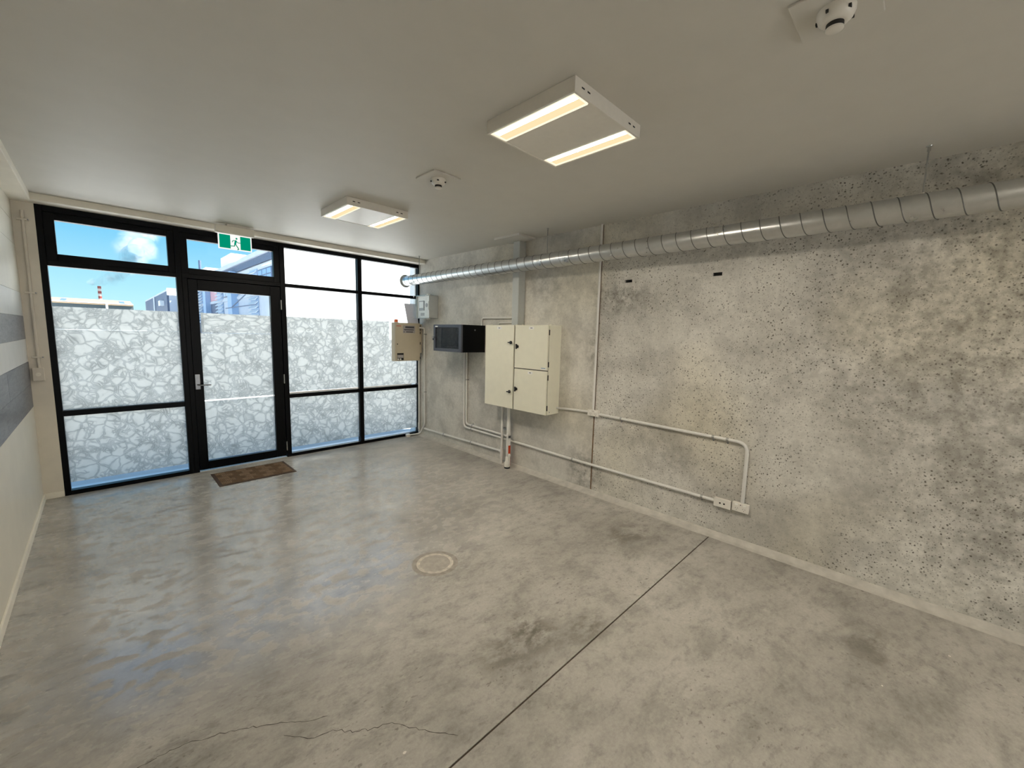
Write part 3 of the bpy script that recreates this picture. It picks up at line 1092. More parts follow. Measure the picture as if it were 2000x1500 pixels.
# ------------------------------------------------------------------ round floor cover
fc = root('floor_cover', 'round concrete-filled access cover set in the floor', 'floor cover', (2.03, -3.54, 0))
cx, cy = 2.03, -3.54
obj('surround', MB().lathe((cx, cy, 0), [(0.172, 0.0003), (0.150, 0.0012), (0.135, 0.0012)], 40), MAT['cover_dark'], fc)
obj('ring', MB().lathe((cx, cy, 0), [(0.137, 0.0012), (0.134, 0.0032), (0.130, 0.0032), (0.128, 0.0016)], 40), MAT['cover_ring'], fc, True)
obj('infill', MB().lathe((cx, cy, 0), [(0.129, 0.0014), (0.06, 0.0022), (0.0, 0.0022)], 40), MAT['cover_c'], fc)
for i, (px, py, sz) in enumerate(((1.134, -4.631, 0.008), (3.598, -6.253, 0.009), (2.06, -3.52, 0.008), (3.05, -6.0, 0.006))):
    rr = random.Random(i)
    pts = [(px + sz * (0.7 + rr.random() * 0.5) * math.cos(a), py + sz * (0.5 + rr.random() * 0.4) * math.sin(a)) for a in [k * math.pi / 4 for k in range(8)]]
    if i != 2:
        tag(obj('paint_chip', MB().prism(pts, 2, 0.0, 0.0015), MAT['chip'], loc=(px, py, 0)),
            ['small pale speck on the floor left of the saw-cut joint', 'small white sliver on the floor at right near the wall', '', 'tiny pale speck on the floor near the right wall'][i], 'debris')


# ------------------------------------------------------------------ conduits
def saddle(par, p, axis, pr, tab):
    """pipe clip: metal band round the pipe plus a screwed tab; tab = offset vector of the screw"""
    p = Vector(p)
    ax = Vector((0, 1, 0)) if axis == 1 else (Vector((0, 0, 1)) if axis == 2 else Vector((1, 0, 0)))
    b = obj('saddle', MB().cyl(p - ax * 0.010, p + ax * 0.010, pr + 0.002, n=14), MAT['galv_small'], par, True)
    t = Vector(tab)
    q = p + t
    mb = MB()
    lo = [min(p[i], q[i]) for i in range(3)]
    hi = [max(p[i], q[i]) for i in range(3)]
    for i in range(3):
        if hi[i] - lo[i] < 0.004:
            lo[i] -= 0.009
            hi[i] += 0.009
    if abs(p.x - W) < 0.1:
        lo[0], hi[0] = W - 0.004, W
    mb.box(lo[0], hi[0], lo[1], hi[1], lo[2], hi[2])
    obj('saddle_tab', mb, MAT['galv_small'], b)
    if abs(p.x - W) < 0.1:
        obj('screw', MB().cyl((W - 0.004, q.y, q.z), (W - 0.012, q.y, q.z), 0.006, 0.004, 10), MAT['chrome'], b, True)
    return b


def conduit(name, label, path, r=0.0135, rad=0.06, mat='conduit', saddles=(), cat='conduit'):
    pts = bend(path, rad)
    c = Vector(path[0])
    rt = root(name, label, cat, tuple(c))
    obj('pipe', MB().tube(pts, r, 14), MAT[mat], rt, True)
    for (p, ax, tab) in saddles:
        saddle(rt, p, ax, r, tab)
    return rt


PX = W - 0.0185
conduit('conduit', 'vertical grey conduit over the wall joint from ceiling to power outlet',
        [(W - 0.014, YK + 0.005, H), (W - 0.014, YK + 0.005, 0.93)], 0.0125)
conduit('conduit', 'short grey conduit from the beige switchboard to the power outlet on the joint',
        [(W - 0.03, -3.014, 0.888), (W - 0.03, -3.06, 0.888), (W - 0.016, -3.12, 0.893), (W - 0.016, -3.444, 0.905)], 0.0125, 0.03)
conduit('conduit', 'grey conduit running right from the joint outlet then bending down to another outlet',
        [(PX, -3.582, 0.897), (PX, -5.03, 0.877), (PX, -5.03, 0.358)], 0.0145, 0.09,
        saddles=(((PX, -3.85, 0.893), 1, (0, 0, -0.035)), ((PX, -4.755, 0.881), 1, (0, 0, -0.035)), ((PX, -4.872, 0.879), 1, (0, 0, -0.035))))
conduit('conduit', 'long grey conduit from the black cabinet along the wall to the data outlet',
        [(PX, -1.262, 1.476), (PX, -1.262, 0.350), (PX, -2.2, 0.338), (PX, -3.3, 0.322), (PX, -4.81, 0.318)], 0.0145, 0.07,
        saddles=(((PX, -1.44, 0.348), 1, (0, 0, -0.035)), ((PX, -3.26, 0.3225), 1, (0, 0, -0.035)), ((PX, -4.70, 0.318), 1, (0, 0, -0.035))))
conduit('conduit', 'second grey conduit below the black cabinet turning towards the switchboard pipes',
        [(PX, -1.312, 1.476), (PX, -1.312, 0.400), (PX, -2.22, 0.385)], 0.0145, 0.06,
        saddles=(((PX, -1.46, 0.398), 1, (0, 0, 0.035)), ((PX, -1.312, 1.06), 2, (0, -0.035, 0))))
conduit('conduit', 'low grey conduit along the foot of the wall from the window corner',
        [(PX, -0.20, 0.128), (PX, -2.10, 0.158)], 0.0165, 0.05,
        saddles=(((PX, -0.76, 0.137), 1, (0, 0, -0.035)), ((PX, -1.435, 0.1475), 1, (0, 0, -0.035))))
c7 = conduit('conduit', 'thin vertical grey pipe from the switchboard to the floor',
             [(W - 0.054, -2.118, 0.825), (W - 0.054, -2.125, 0.0)], 0.0165, 0.05)
obj('tee_fitting', MB().cyl((W - 0.054, -2.124, 0.10), (W - 0.054, -2.124, 0.225), 0.023).cyl((PX - 0.004, -2.05, 0.158), (W - 0.054, -2.124, 0.158), 0.022), MAT['conduit'], c7, True)
obj('saddle', MB().box(W - 0.05, W, -2.20, -2.10, 0.477, 0.491), MAT['galv_small'], c7)
c8 = conduit('waste_pipe', 'thick grey pipe with an orange band standing below the beige switchboard',
             [(W - 0.064, -2.250, 0.825), (W - 0.064, -2.262, 0.0)], 0.026, 0.05, cat='pipe')
obj('orange_sleeve', MB().cyl((W - 0.064, -2.2590, 0.285), (W - 0.064, -2.2618, 0.02), 0.0275), MAT['orange'], c8, True)
obj('white_sleeve', MB().cyl((W - 0.064, -2.2572, 0.372), (W - 0.064, -2.2590, 0.285), 0.0272), MAT['label_white'], c8, True)
obj('rubber_collar', MB().cyl((W - 0.064, -2.2564, 0.385), (W - 0.064, -2.2560, 0.415), 0.031), MAT['dark_print'], c8, True)
c9 = conduit('drain_loop', 'grey pipe looping down to a white drain fitting on the floor',
             [(W - 0.075, -2.268, 0.432), (W - 0.12, -2.290, 0.455), (W - 0.125, -2.300, 0.12)], 0.015, 0.05, cat='pipe')
obj('drain_body', MB().lathe((W - 0.125, -2.303, 0.0), [(0.034, 0.018), (0.036, 0.03), (0.036, 0.075), (0.026, 0.09), (0.022, 0.15), (0.018, 0.155)]), MAT['white_plastic'], c9, True)
obj('relief_valve', MB().lathe((W - 0.132, -2.346, 0.0), [(0.012, 0.09), (0.013, 0.165), (0.017, 0.168), (0.018, 0.185), (0.010, 0.20), (0.0, 0.202)]), MAT['white_plastic'], c9, True)
obj('valve_neck', MB().box(W - 0.148, W - 0.118, -2.353, -2.308, 0.055, 0.10), MAT['white_plastic'], c9, bevel=0.004)
obj('rubber_foot', MB().lathe((W - 0.125, -2.303, 0.0), [(0.038, 0.0), (0.038, 0.018)]), MAT['black_plastic'], c9, True)

conduit('conduit', 'grey conduit bending from the top of the black cabinet to the trunking',
        [(PX, -1.632, 1.842), (PX, -1.632, 1.943), (PX, -2.306, 1.943)], 0.0125, 0.05)
conduit('conduit', 'thin grey conduit on top of the beige switchboard beside the trunking',
        [(PX, -1.985, 1.842), (PX, -1.985, 1.878), (PX, -2.306, 1.878)], 0.0085, 0.03)

# corner conduits below the fire panel
ca = conduit('conduit', 'grey conduit dropping from the fire panel to the floor in the corner',
             [(4.092, -0.052, 1.268), (4.092, -0.052, 0.0)], 0.0125)
obj('tee_fitting', MB().cyl((4.092, -0.052, 0.10), (4.092, -0.052, 0.205), 0.018), MAT['conduit'], ca, True)
cb = conduit('conduit', 'grey conduit hooking from the fire panel down the corner and along the sill',
             [(4.03, -0.155, 1.802), (4.099, -0.205, 1.802), (4.099, -0.210, 0.20), (4.085, -0.085, 0.024), (3.915, -0.062, 0.022)], 0.0125, 0.05)
obj('end_cap', MB().lathe((3.872, -0.060, 0.0), [(0.038, 0.0), (0.038, 0.022), (0.041, 0.024), (0.041, 0.036), (0.032, 0.042), (0.0, 0.043)]), MAT['white_plastic'], cb, True)
for z in (1.70, 0.75):
    saddle(cb, (4.0995, -0.2065, z), 2, 0.0125, (0, -0.032, 0))

# nib conduit and push button
nb = root('conduit', 'painted beige conduit up the nib beside the black window frame', 'conduit', (-0.07, -0.03, 1.30))
obj('pipe', MB().tube([(-0.075, -0.042, 2.74), (-0.075, -0.042, 1.295)], 0.0115, 12), MAT['nib'], nb, True)
for z in (2.66, 2.00, 1.40):
    obj('saddle', MB().box(-0.115, -0.035, -0.056, -0.03, z - 0.008, z + 0.008), MAT['nib'], nb, bevel=0.003)
    obj('screw', MB().cyl((-0.043, -0.056, z), (-0.043, -0.061, z), 0.006), MAT['chrome'], nb, True)
pb = root('push_button', 'square cream push-button plate on the beige nib below a conduit', 'switch', (-0.083, -0.03, 1.237))
obj('plate', MB().box(-0.121, -0.045, -0.066, -0.03, 1.174, 1.300), MAT['nib'], pb, bevel=0.004)
obj('button', MB().cyl((-0.083, -0.066, 1.237), (-0.083, -0.073, 1.237), 0.017), MAT['trim'], pb, True)

# ------------------------------------------------------------------ outlets
def outlet(y0, y1, z0, z1, label, pins, cat='power outlet', name='power_outlet', group='double power outlets'):
    d = 0.034
    r = root(name, label, cat, (W, (y0 + y1) / 2, (z0 + z1) / 2), group)
    xf = W - d
    obj('mounting_block', MB().box(xf + 0.008, W, y0 + 0.002, y1 - 0.002, z0 + 0.002, z1 - 0.002), MAT['white_plastic'], r, bevel=0.003)
    fp = obj('face_plate', MB().box(xf, xf + 0.008, y0, y1, z0, z1), MAT['white_plastic'], r, bevel=0.003)
    w, h = y1 - y0, z1 - z0
    zc = (z0 + z1) / 2
    if pins:
        for s in (-1, 1):
            cy = (y0 + y1) / 2 + s * w * 0.22
            obj('rocker', MB().box(xf - 0.004, xf, cy + s * w * 0.02 - 0.011, cy + s * w * 0.02 + 0.011, zc + h * 0.20, zc + h * 0.36), MAT['label_white'], fp, bevel=0.001)
            for dy, dz, sl in ((-0.008, 0.0, 0.5), (0.008, 0.0, -0.5), (0.0, -0.014, 0.0)):
                oy, oz = cy + dy, zc - h * 0.10 + dz
                q = Vector((math.sin(sl), math.cos(sl))) * 0.0045
                nn_ = Vector((q.y, -q.x)).normalized() * 0.0012
                P4 = [Vector((oy, oz)) + q + nn_, Vector((oy, oz)) + q - nn_, Vector((oy, oz)) - q - nn_, Vector((oy, oz)) - q + nn_]
                obj('pin_slot', MB().prism([(p.x, p.y) for p in P4], 0, xf - 0.0006, xf), MAT['slot'], fp)
        obj('screw_cap', MB().cyl((xf, (y0 + y1) / 2, zc + h * 0.30), (xf - 0.001, (y0 + y1) / 2, zc + h * 0.30), 0.004, n=10), MAT['slot'], fp)
    else:
        for s in (-1, 1):
            cy = (y0 + y1) / 2 + s * 0.017
            obj('data_jack', MB().box(xf - 0.0008, xf, cy - 0.007, cy + 0.007, zc - 0.006, zc + 0.007), MAT['slot'], fp)
    return r


outlet(-3.588, -3.445, 0.868, 0.936, 'white double power outlet on the wall joint beside the switchboard', True)
outlet(-5.085, -4.957, 0.282, 0.360, 'white double power outlet low on the wall under the bent conduit', True)
outlet(-4.946, -4.808, 0.274, 0.350, 'white data outlet plate with two jacks left of the low power outlet', False, 'data outlet', 'data_outlet', None)

# ------------------------------------------------------------------ cable trunking and ceiling plate
tk = root('cable_trunking', 'square grey cable trunking from the ceiling down to the switchboard', 'trunking', (W, -2.36, 1.845))
obj('trunking_body', MB().box(4.012, W, -2.418, -2.306, 1.843, H - 0.028), MAT['trunk'], tk, bevel=0.003)
obj('trunking_lid', MB().box(4.006, 4.012, -2.416, -2.308, 1.843, H - 0.028), MAT['trunk'], tk, bevel=0.002)
cp = obj('ceiling_plate', MB().box(3.80, 4.085, -2.60, -2.18, H - 0.026, H), MAT['ceiling'], bevel=0.003, loc=(3.94, -2.39, H))
tag(cp, 'white square cover plate on the ceiling around the cable trunking', 'cover plate')

# ------------------------------------------------------------------ beige switchboard
SF = W - 0.24
sw = root('switchboard', 'large beige steel switchboard with three doors on the concrete wall', 'cabinet', (W, -2.49, 0.82))
obj('body', MB().box(SF + 0.030, W, -3.016, -1.970, 0.820, 1.842), MAT['beige_steel'], sw, bevel=0.003)
obj('door_seal', MB().box(SF + 0.020, SF + 0.030, -3.006, -1.980, 0.830, 1.832), MAT['slot'], sw)


def cab_door(y0, y1, z0, z1):
    return obj('door', MB().box(SF, SF + 0.021, y0, y1, z0, z1), MAT['beige_steel'], sw, bevel=0.004)


def wing_knob(par, y, z, horiz):
    k = obj('knob', MB().cyl((SF, y, z), (SF - 0.012, y, z), 0.019).cyl((SF - 0.012, y, z), (SF - 0.016, y, z), 0.016), MAT['black_plastic'], par, True)
    if horiz:
        obj('wing', MB().box(SF - 0.034, SF - 0.014, y - 0.030, y + 0.030, z - 0.006, z + 0.006), MAT['black_plastic'], k, bevel=0.004)
    else:
        obj('wing', MB().box(SF - 0.034, SF - 0.014, y - 0.006, y + 0.006, z - 0.030, z + 0.030), MAT['black_plastic'], k, bevel=0.004)


def cab_label(par, y, z, w=0.075, h=0.030):
    p = obj('label_plate', MB().box(SF - 0.0015, SF, y - w / 2, y + w / 2, z - h / 2, z + h / 2), MAT['label_white'], par)
    obj('lettering', MB().box(SF - 0.0020, SF - 0.0015, y - w * 0.22, y + w * 0.22, z - 0.004, z + 0.004), MAT['dark_print'], p)


da = cab_door(-2.482, -1.970, 0.820, 1.842)
wing_knob(da, -2.437, 1.632, True)
wing_knob(da, -2.432, 1.030, True)
cab_label(da, -2.225, 1.806)
db = cab_door(-3.014, -2.502, 1.332, 1.842)
wing_knob(db, -2.550, 1.588, False)
cab_label(db, -2.765, 1.808)
st = obj('sticker', MB().box(SF - 0.0012, SF, -3.000, -2.925, 1.340, 1.362), MAT['label_white'], db)
obj('sticker_print', MB().box(SF - 0.0016, SF - 0.0012, -2.995, -2.930, 1.352, 1.360), MAT['blue_print'], st)
dc = cab_door(-3.014, -2.502, 0.820, 1.322)
wing_knob(dc, -2.545, 1.076, False)
cab_label(dc, -2.765, 1.289)
for z in (1.76, 1.40, 1.25, 0.90):
    obj('hinge', MB().box(SF + 0.018, SF + 0.032, -3.020, -3.008, z - 0.03, z + 0.03), MAT['slot'], sw)
for y in (-2.0, -2.45, -2.55, -2.98):
    obj('lifting_lug', MB().cyl((SF + 0.08, y, 1.842), (SF + 0.08, y, 1.852), 0.010, n=12), MAT['beige_steel'], sw, True)
obj('side_screw', MB().cyl((SF + 0.07, -3.016, 0.85), (SF + 0.07, -3.019, 0.85), 0.007, n=12), MAT['galv_small'], sw, True)

# ------------------------------------------------------------------ black comms cabinet
CF = 3.700
cm = root('network_cabinet', 'black wall-mounted network cabinet with smoked glass door', 'cabinet', (W, -1.37, 1.475))
m = MB()
cy0, cy1, cz0, cz1 = -1.685, -1.050, 1.475, 1.842
t = 0.006
m.box(CF + 0.03, W, cy0, cy0 + t, cz0, cz1).box(CF + 0.03, W, cy1 - t, cy1, cz0, cz1)
m.box(CF + 0.03, W, cy0 + t, cy1 - t, cz0, cz0 + t).box(CF + 0.03, W, cy0 + t, cy1 - t, cz1 - t, cz1)
m.box(W - t, W, cy0 + t, cy1 - t, cz0 + t, cz1 - t)
obj('body', m, MAT['black_steel'], cm, bevel=0.002)
sdp = obj('side_panel', MB().box(CF + 0.05, W - 0.02, cy0 - 0.003, cy0, cz0 + 0.02, cz1 - 0.02), MAT['black_steel'], cm, bevel=0.0015)
obj('side_lock', MB().cyl((3.93, cy0 - 0.003, 1.775), (3.93, cy0 - 0.008, 1.775), 0.010), MAT['chrome'], sdp, True)
m = MB()
fw, ft = 0.055, 0.045
m.box(CF, CF + 0.028, cy1 - ft, cy1, cz0, cz1).box(CF, CF + 0.028, cy0, cy0 + fw, cz0, cz1)
m.box(CF, CF + 0.028, cy0 + fw, cy1 - ft, cz0, cz0 + 0.04).box(CF, CF + 0.028, cy0 + fw, cy1 - ft, cz1 - 0.04, cz1)
cd = obj('door', m, MAT['grey_steel'], cm, bevel=0.003)
obj('glass', MB().box(CF + 0.010, CF + 0.015, cy0 + fw, cy1 - ft, cz0 + 0.04, cz1 - 0.04), MAT['smoked'], cd)
obj('badge', MB().box(CF - 0.001, CF, cy1 - 0.105, cy1 - 0.045, cz1 - 0.034, cz1 - 0.018), MAT['label_white'], cd)
lk = obj('door_lock', MB().cyl((CF, cy1 - 0.022, 1.665), (CF - 0.018, cy1 - 0.022, 1.665), 0.016), MAT['chrome'], cd, True)
obj('key_tag', MB().box(CF - 0.024, CF - 0.014, cy1 - 0.034, cy1 - 0.010, 1.625, 1.650), MAT['black_plastic'], lk, bevel=0.003)
obj('rack_rail', MB().box(CF + 0.09, CF + 0.10, cy1 - 0.09, cy1 - 0.055, cz0 + 0.01, cz1 - 0.01), MAT['grey_steel'], cm)
obj('rack_rail', MB().box(CF + 0.09, CF + 0.10, cy0 + 0.055, cy0 + 0.09, cz0 + 0.01, cz1 - 0.01), MAT['grey_steel'], cm)
obj('patch_unit', MB().box(CF + 0.095, CF + 0.25, cy0 + 0.08, cy1 - 0.08, cz0 + 0.02, cz0 + 0.065), MAT['grey_steel'], cm, bevel=0.002)

# ------------------------------------------------------------------ white enclosure with clear cover
en = root('meter_enclosure', 'pale grey enclosure with a clear cover high on the wall by the window', 'enclosure', (W, -0.38, 1.94))
ey0, ey1, ez0, ez1, EFX = -0.572, -0.190, 1.942, 2.305, 3.900
m = MB()
t = 0.008
m.box(EFX + 0.05, W, ey0 + 0.006, ey0 + 0.006 + t, ez0 + 0.006, ez1 - 0.006).box(EFX + 0.05, W, ey1 - 0.006 - t, ey1 - 0.006, ez0 + 0.006, ez1 - 0.006)
m.box(EFX + 0.05, W, ey0 + 0.006, ey1 - 0.006, ez0 + 0.006, ez0 + 0.014).box(EFX + 0.05, W, ey0 + 0.006, ey1 - 0.006, ez1 - 0.014, ez1 - 0.006)
m.box(W - t, W, ey0 + 0.006, ey1 - 0.006, ez0 + 0.006, ez1 - 0.006)
obj('body', m, MAT['trunk'], en, bevel=0.002)
obj('inner_plate', MB().box(EFX + 0.075, EFX + 0.083, ey0 + 0.015, ey1 - 0.015, ez0 + 0.015, ez1 - 0.015), MAT['label_white'], en)
ga = obj('instrument', MB().box(EFX + 0.060, EFX + 0.075, -0.40, -0.26, 2.07, 2.22), MAT['label_grey'], en, bevel=0.002)
obj('instrument_screen', MB().box(EFX + 0.0588, EFX + 0.060, -0.385, -0.275, 2.11, 2.205), MAT['label_white'], ga)
ga2 = obj('instrument', MB().box(EFX + 0.062, EFX + 0.075, -0.525, -0.43, 2.08, 2.21), MAT['label_white'], en, bevel=0.002)
obj('dial', MB().cyl((EFX + 0.062, -0.478, 2.15), (EFX + 0.060, -0.478, 2.15), 0.032), MAT['label_grey'], ga2, True)
obj('printed_notice', MB().box(EFX + 0.0735, EFX + 0.075, -0.40, -0.29, 1.99, 2.035), MAT['label_grey'], en)
m = MB()
m.box(EFX, EFX + 0.006, ey0, ey1, ez0, ez1)
m.box(EFX + 0.006, EFX + 0.05, ey0, ey0 + 0.006, ez0, ez1).box(EFX + 0.006, EFX + 0.05, ey1 - 0.006, ey1, ez0, ez1)
m.box(EFX + 0.006, EFX + 0.05, ey0 + 0.006, ey1 - 0.006, ez0, ez0 + 0.006).box(EFX + 0.006, EFX + 0.05, ey0 + 0.006, ey1 - 0.006, ez1 - 0.006, ez1)
obj('clear_cover', m, MAT['clear_plastic'], en)
for yy in (ey0 + 0.02, ey1 - 0.02):
    for zz in (ez0 + 0.02, ez1 - 0.02):
        obj('cover_screw', MB().cyl((EFX + 0.001, yy, zz), (EFX - 0.004, yy, zz), 0.009, n=12), MAT['white_plastic'], en, True)
for zz in (ez0 - 0.004, ez1 + 0.004):
    obj('clip', MB().box(EFX + 0.03, EFX + 0.075, ey0 + 0.01, ey0 + 0.05, zz - 0.006, zz + 0.006), MAT['white_plastic'], en, bevel=0.002)

# ------------------------------------------------------------------ fire alarm panel
FPY = -0.142
fp = root('fire_alarm_panel', 'beige fire alarm panel with orange beacon mounted against the corner window', 'alarm panel', (3.83, -0.03, 1.267))
obj('body', MB().box(3.607, 4.062, FPY + 0.012, FY0 - 0.001, 1.267, 1.872), MAT['beige_dark'], fp, bevel=0.003)
m = MB()
# door with an opening for the breakers at lower left
ox0, ox1, oz0, oz1 = 3.640, 3.758, 1.280, 1.395
m.box(3.611, ox0, FPY, FPY + 0.011, 1.270, 1.869).box(ox1, 4.058, FPY, FPY + 0.011, 1.270, 1.869)
m.box(ox0, ox1, FPY, FPY + 0.011, 1.270, oz0).box(ox0, ox1, FPY, FPY + 0.011, oz1, 1.869)
fd = obj('door', m, MAT['beige_dark'], fp, bevel=0.0)
bkw = obj('breaker_window', MB().box(ox0, ox1, FPY + 0.009, FPY + 0.0112, oz0, oz1), MAT['slot'], fp)
obj('breaker', MB().box(ox0 + 0.008, ox1 - 0.008, FPY + 0.001, FPY + 0.009, oz0 + 0.040, oz0 + 0.085), MAT['label_grey'], bkw, bevel=0.001)
obj('breaker_toggle', MB().box(ox0 + 0.010, ox0 + 0.030, FPY - 0.002, FPY + 0.009, oz0 + 0.006, oz0 + 0.030), MAT['label_white'], bkw)
obj('breaker_toggle', MB().box(ox0 + 0.050, ox0 + 0.070, FPY - 0.002, FPY + 0.009, oz0 + 0.006, oz0 + 0.030), MAT['label_white'], bkw)
lb = obj('label_plate', MB().box(3.745, 3.962, FPY - 0.002, FPY, 1.712, 1.832), MAT['label_grey'], fd)
obj('display', MB().box(3.785, 3.945, FPY - 0.003, FPY - 0.002, 1.790, 1.818), MAT['dark_print'], lb)
obj('lettering', MB().box(3.765, 3.940, FPY - 0.0026, FPY - 0.002, 1.757, 1.772), MAT['dark_print'], lb)
obj('lettering', MB().box(3.800, 3.925, FPY - 0.0026, FPY - 0.002, 1.723, 1.738), MAT['dark_print'], lb)
obj('key_mark', MB().cyl((3.765, FPY - 0.002, 1.73), (3.765, FPY - 0.003, 1.73), 0.008, n=10), MAT['dark_print'], lb)
obj('maker_mark', MB().box(3.630, 3.712, FPY - 0.001, FPY, 1.815, 1.827), MAT['red_print'], fd)
obj('keyhole', MB().cyl((3.646, FPY, 1.537), (3.646, FPY - 0.003, 1.537), 0.009, n=14), MAT['slot'], fd, True)
obj('side_duct', MB().box(4.063, 4.100, -0.125, FY0 - 0.001, 1.39, 1.86), MAT['beige_dark'], fp, bevel=0.002)
for z in (1.83, 1.77, 1.72, 1.55, 1.31):
    obj('hinge', MB().box(4.052, 4.064, FPY - 0.003, FPY + 0.004, z - 0.02, z + 0.02), MAT['slot'], fp)
bc = obj('beacon', MB().lathe((3.655, -0.09, 1.872), [(0.030, 0), (0.030, 0.012), (0.027, 0.044), (0.022, 0.05), (0, 0.051)]), MAT['beacon'], fp, True)
obj('beacon_base', MB().lathe((3.655, -0.09, 1.872), [(0.034, 0), (0.034, 0.008)]), MAT['white_plastic'], bc, True)

# sheet of paper standing on the panel, leaning to the glass
m = MB()
p0 = [(3.853, -0.100, 1.873), (4.055, -0.100, 1.873), (4.030, -0.050, 2.186), (3.822, -0.050, 2.180)]
off = Vector((0, -0.0008, 0))
m.add(p0 + [tuple(Vector(p) + off) for p in p0], [(0, 1, 2, 3), (7, 6, 5, 4), (0, 4, 5, 1), (1, 5, 6, 2), (2, 6, 7, 3), (3, 7, 4, 0)])
tag(obj('paper_sheet', m, MAT['paper'], loc=(3.94, -0.09, 1.873)), 'pale sheet of paper standing on the fire panel against the window', 'paper')

# ================================================================== outside
rv = obj('pavement_added', MB().box(-60, 60, -200, Y0 - 0.2, -0.3, -0.02), MAT['pave'])  # unseen sunlit ground, added to bounce light through the rear opening
struct(rv, 'unseen pale concrete yard added behind the room to bounce sunlight in', 'pavement')
pv = obj('pavement', MB().box(-60, 60, 0.12, 200, -0.3, -0.02), MAT['pave'])
struct(pv, 'pale concrete paving outside the glazing', 'pavement')
m = MB().box(W + 0.08, W + 0.30, 0.05, 0.40, -0.02, 3.3)
struct(obj('wall_wing', m, MAT['wing']), 'pale wing wall outside beyond the rightmost window', 'wall')

# office building along the street, end wall facing the room
ob = root('office_building', 'pale two-storey office building with louvres and pillars seen above the door film', 'building', (9, 25.7, 0))
OX, OY0, OY1, OZ = 9.0, 25.7, 60.0, 7.05
obj('end_wall', MB().box(OX + 0.3, 34, OY0, OY0 + 0.3, 0, OZ + 0.5), MAT['render'], ob)
obj('facade_wall', MB().box(OX, OX + 0.3, OY0, OY1, 0, OZ - 0.6), MAT['facade'], ob)
obj('parapet', MB().box(OX - 0.25, OX + 0.3, OY0, OY1, OZ - 0.05, OZ + 0.30), MAT['facade'], ob)
obj('soffit_band', MB().box(OX - 0.12, OX, OY0, OY1, OZ - 0.55, OZ - 0.05), MAT['facade_dk'], ob)
obj('roof', MB().box(OX + 0.3, 34, OY0 + 0.3, OY1, OZ - 0.3, OZ), MAT['facade'], ob)
obj('floor_band', MB().box(OX - 0.10, OX, OY0, OY1, 4.20, 4.45), MAT['facade'], ob)
for y in (49.4, 37.2):
    obj('pillar', MB().box(OX - 0.5, OX, y - 0.75, y + 0.75, 0, OZ - 0.5), MAT['pillar'], ob)
obj('rooftop_block', MB().box(10.3, 15.0, 45.0, 50.0, OZ, 9.35), MAT['render'], ob)
obj('rooftop_block', MB().box(9.5, 11.0, 54.0, 56.5, OZ, 8.7), MAT['render'], ob)
obj('flue', MB().cyl((9.55, 58.0, OZ - 0.3), (9.55, 58.0, 9.9), 0.14), MAT['frame_dk'], ob, True)
for y0, y1 in ((53.5, 57.2), (42.4, 45.0), (29.9, 32.0)):
    obj('louvre_back', MB().box(OX - 0.06, OX - 0.01, y0, y1, 2.2, 6.2), MAT['pillar'], ob)
    for k in range(12):
        z = 2.3 + k * 0.325
        obj('louvre_slat', MB().prism([(OX - 0.28, z), (OX - 0.25, z - 0.03), (OX - 0.06, z + 0.17), (OX - 0.09, z + 0.2)], 1, y0 - 0.05, y1 + 0.05), MAT['slat'], ob)
obj('pink_panel', MB().box(OX - 0.05, OX, 50.2, 53.2, 4.5, 6.2), MAT['pinkp'], ob)
obj('pink_panel', MB().box(OX - 0.05, OX, 45.2, 48.6, 4.5, 6.2), MAT['pinkp'], ob)
obj('dark_panel', MB().box(OX - 0.05, OX, 45.2, 48.6, 1.0, 4.2), MAT['facade_dk'], ob)
obj('dark_panel', MB().box(OX - 0.05, OX, 50.2, 53.2, 1.0, 4.2), MAT['facade_dk'], ob)
for y0, y1, n in ((38.6, 42.0, 3), (32.4, 36.2, 4), (26.2, 29.6, 3)):
    for z0, z1 in ((4.6, 6.05),):
        wf = obj('window', MB().box(OX - 0.06, OX, y0, y1, z0, z1), MAT['frame_dk'], ob)
        step = (y1 - y0) / n
        for k in range(n):
            obj('pane', MB().box(OX - 0.08, OX - 0.06, y0 + k * step + 0.09, y0 + (k + 1) * step - 0.09, z0 + 0.08, z1 - 0.5), MAT['pane_dk'], wf)
            obj('pane', MB().box(OX - 0.08, OX - 0.06, y0 + k * step + 0.09, y0 + (k + 1) * step - 0.09, z1 - 0.42, z1 - 0.08), MAT['pane_dk'], wf)
obj('handrail', MB().cyl((OX - 1.1, 26.2, 3.35), (OX - 1.1, 35.5, 3.35), 0.04, n=8), MAT['frame_dk'], ob)
obj('stair_rail', MB().cyl((OX - 1.1, 33.5, 3.35), (OX - 1.1, 27.0, 4.45), 0.04, n=8), MAT['frame_dk'], ob)

# grey shed further down the street
sh = root('grey_shed', 'blue-grey clad shed with a white gable seen at the far end of the street', 'building', (6, 56, 0))
obj('side_wall', MB().box(6.0, 6.2, 56.0, 87.0, 0, 5.75), MAT['facade_dk'], sh)
obj('end_wall', MB().box(6.2, 8.6, 55.8, 56.2, 0, 5.95), MAT['facade'], sh)
obj('fascia', MB().box(6.0, 8.6, 55.6, 55.8, 5.3, 6.1), MAT['render'], sh)
obj('roof', MB().box(6.0, 8.6, 56.0, 87.0, 5.75, 5.95), MAT['facade'], sh)
obj('downpipe', MB().cyl((5.9, 70, 0), (5.9, 70, 5.7), 0.10, n=10), MAT['slat'], sh)
obj('vent_box', MB().box(5.6, 6.0, 59, 61, 4.2, 4.8), MAT['slat'], sh)

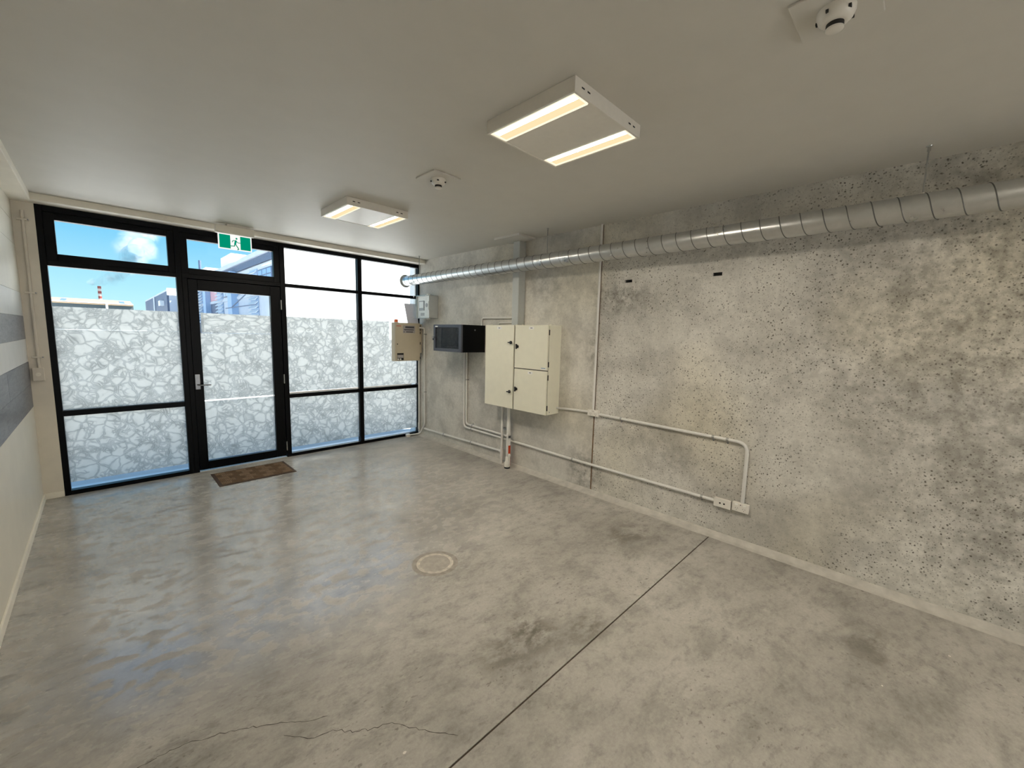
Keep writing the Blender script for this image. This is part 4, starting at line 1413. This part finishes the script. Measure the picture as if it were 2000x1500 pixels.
# long warehouse across the end
wh = root('warehouse', 'long low warehouse with cream roof and grey wall beyond the left window', 'building', (0, 90, 0))
obj('wall', MB().box(-40, 4.6, 90, 90.3, 0, 5.2), MAT['wh_wall'], wh)
obj('gutter', MB().box(-40, 4.6, 89.8, 90.0, 5.15, 5.35), MAT['slat'], wh)
obj('base_band', MB().box(-40, 4.6, 89.9, 90.0, 0, 4.35), MAT['slat'], wh)
m = MB().prism([(89.8, 5.2), (100, 6.25), (110, 5.2), (110, 5.0), (89.8, 5.0)], 0, -40, 4.6)
obj('roof', m, MAT['wh_roof'], wh)
for x in (-4.0, 0.6 + 2.4):
    z0 = 5.2 + (91.5 - 89.8) * 1.05 / 10.2
    obj('skylight', MB().add([(x, 91, 5.345), (x + 0.7, 91, 5.345), (x + 0.7, 98, 6.065), (x, 98, 6.065)], [(0, 1, 2, 3)]), MAT['skylight'], wh)
obj('downpipe', MB().cyl((1.35, 89.75, 0), (1.35, 89.75, 5.2), 0.14, n=10), MAT['render'], wh)

# chimney stack and its plume
cs = root('chimney_stack', 'slim red and white banded chimney stack behind the warehouse', 'chimney', (0.87, 150, 0))
for k in range(6):
    z0 = 8.0 + k * 0.65
    obj('band', MB().cyl((0.87, 150, z0), (0.87, 150, z0 + 0.65), 0.36, n=14), MAT['stack_red' if k % 2 else 'stack_white'], cs, True)
obj('shaft', MB().cyl((0.87, 150, 0), (0.87, 150, 8.0), 0.36, n=14), MAT['stack_white'], cs, True)

PUFFS = ((1.0, 13.0, 1.0), (-0.3, 12.6, 1.3), (1.6, 13.4, 1.4), (3.2, 14.2, 1.9), (4.9, 15.3, 2.1), (6.2, 16.7, 2.3), (6.9, 18.6, 2.8), (8.8, 20.6, 3.0),
         (7.0, 22.5, 3.2), (10.5, 22.6, 3.2), (9.0, 25.0, 3.8), (10.6, 27.8, 3.8))
PL0 = Vector((1, 150, 13))
k = N('steam_plume')
sv_ = k.n('ShaderNodeVolumeScatter')
sv_.inputs['Color'].default_value = (0.98, 0.96, 0.97, 1)
sv_.inputs['Anisotropy'].default_value = 0.1
vv = k.obj()
wn = k.noise(vv, 0.55, 4, 0.6)
ww = k.n('ShaderNodeVectorMath', operation='MULTIPLY_ADD')
k.l(wn.outputs['Color'], ww.inputs[0])
ww.inputs[1].default_value = (2.6, 2.6, 2.6)
k.l(vv, ww.inputs[2])
w2_ = k.n('ShaderNodeVectorMath', operation='SUBTRACT')
k.l(ww.outputs[0], w2_.inputs[0])
w2_.inputs[1].default_value = (1.3, 1.3, 1.3)
mx_ = None
for (x, z, r) in PUFFS:
    b_ = k.blob(w2_.outputs[0], (x - PL0.x, 0, z - PL0.z), r * 1.15)
    mx_ = b_ if mx_ is None else k.math('MAXIMUM', mx_, b_)
nz = k.noise(vv, 0.5, 5, 0.65, 0.5)
dn = k.ramp(nz.outputs[0], [(0.35, 0.15), (0.65, 1.0)])
sep = k.n('ShaderNodeSeparateColor')
k.l(dn, sep.inputs[0])
k.l(k.math('MULTIPLY', k.math('MULTIPLY', sep.outputs[0], mx_), 0.55), sv_.inputs['Density'])
k.l(sv_.outputs[0], k.out.inputs['Volume'])
m = MB()
for (x, z, r) in PUFFS:
    r *= 1.12
    m.lathe((x, 150, max(z, 11.95 + r)), [(r * math.sin(math.pi * j / 10), -r * math.cos(math.pi * j / 10)) for j in range(11)], 16)
pl = obj('smoke_plume', m, k.m, loc=tuple(PL0))
tag(pl, 'white steam plume drifting up and right from the chimney stack', 'smoke')
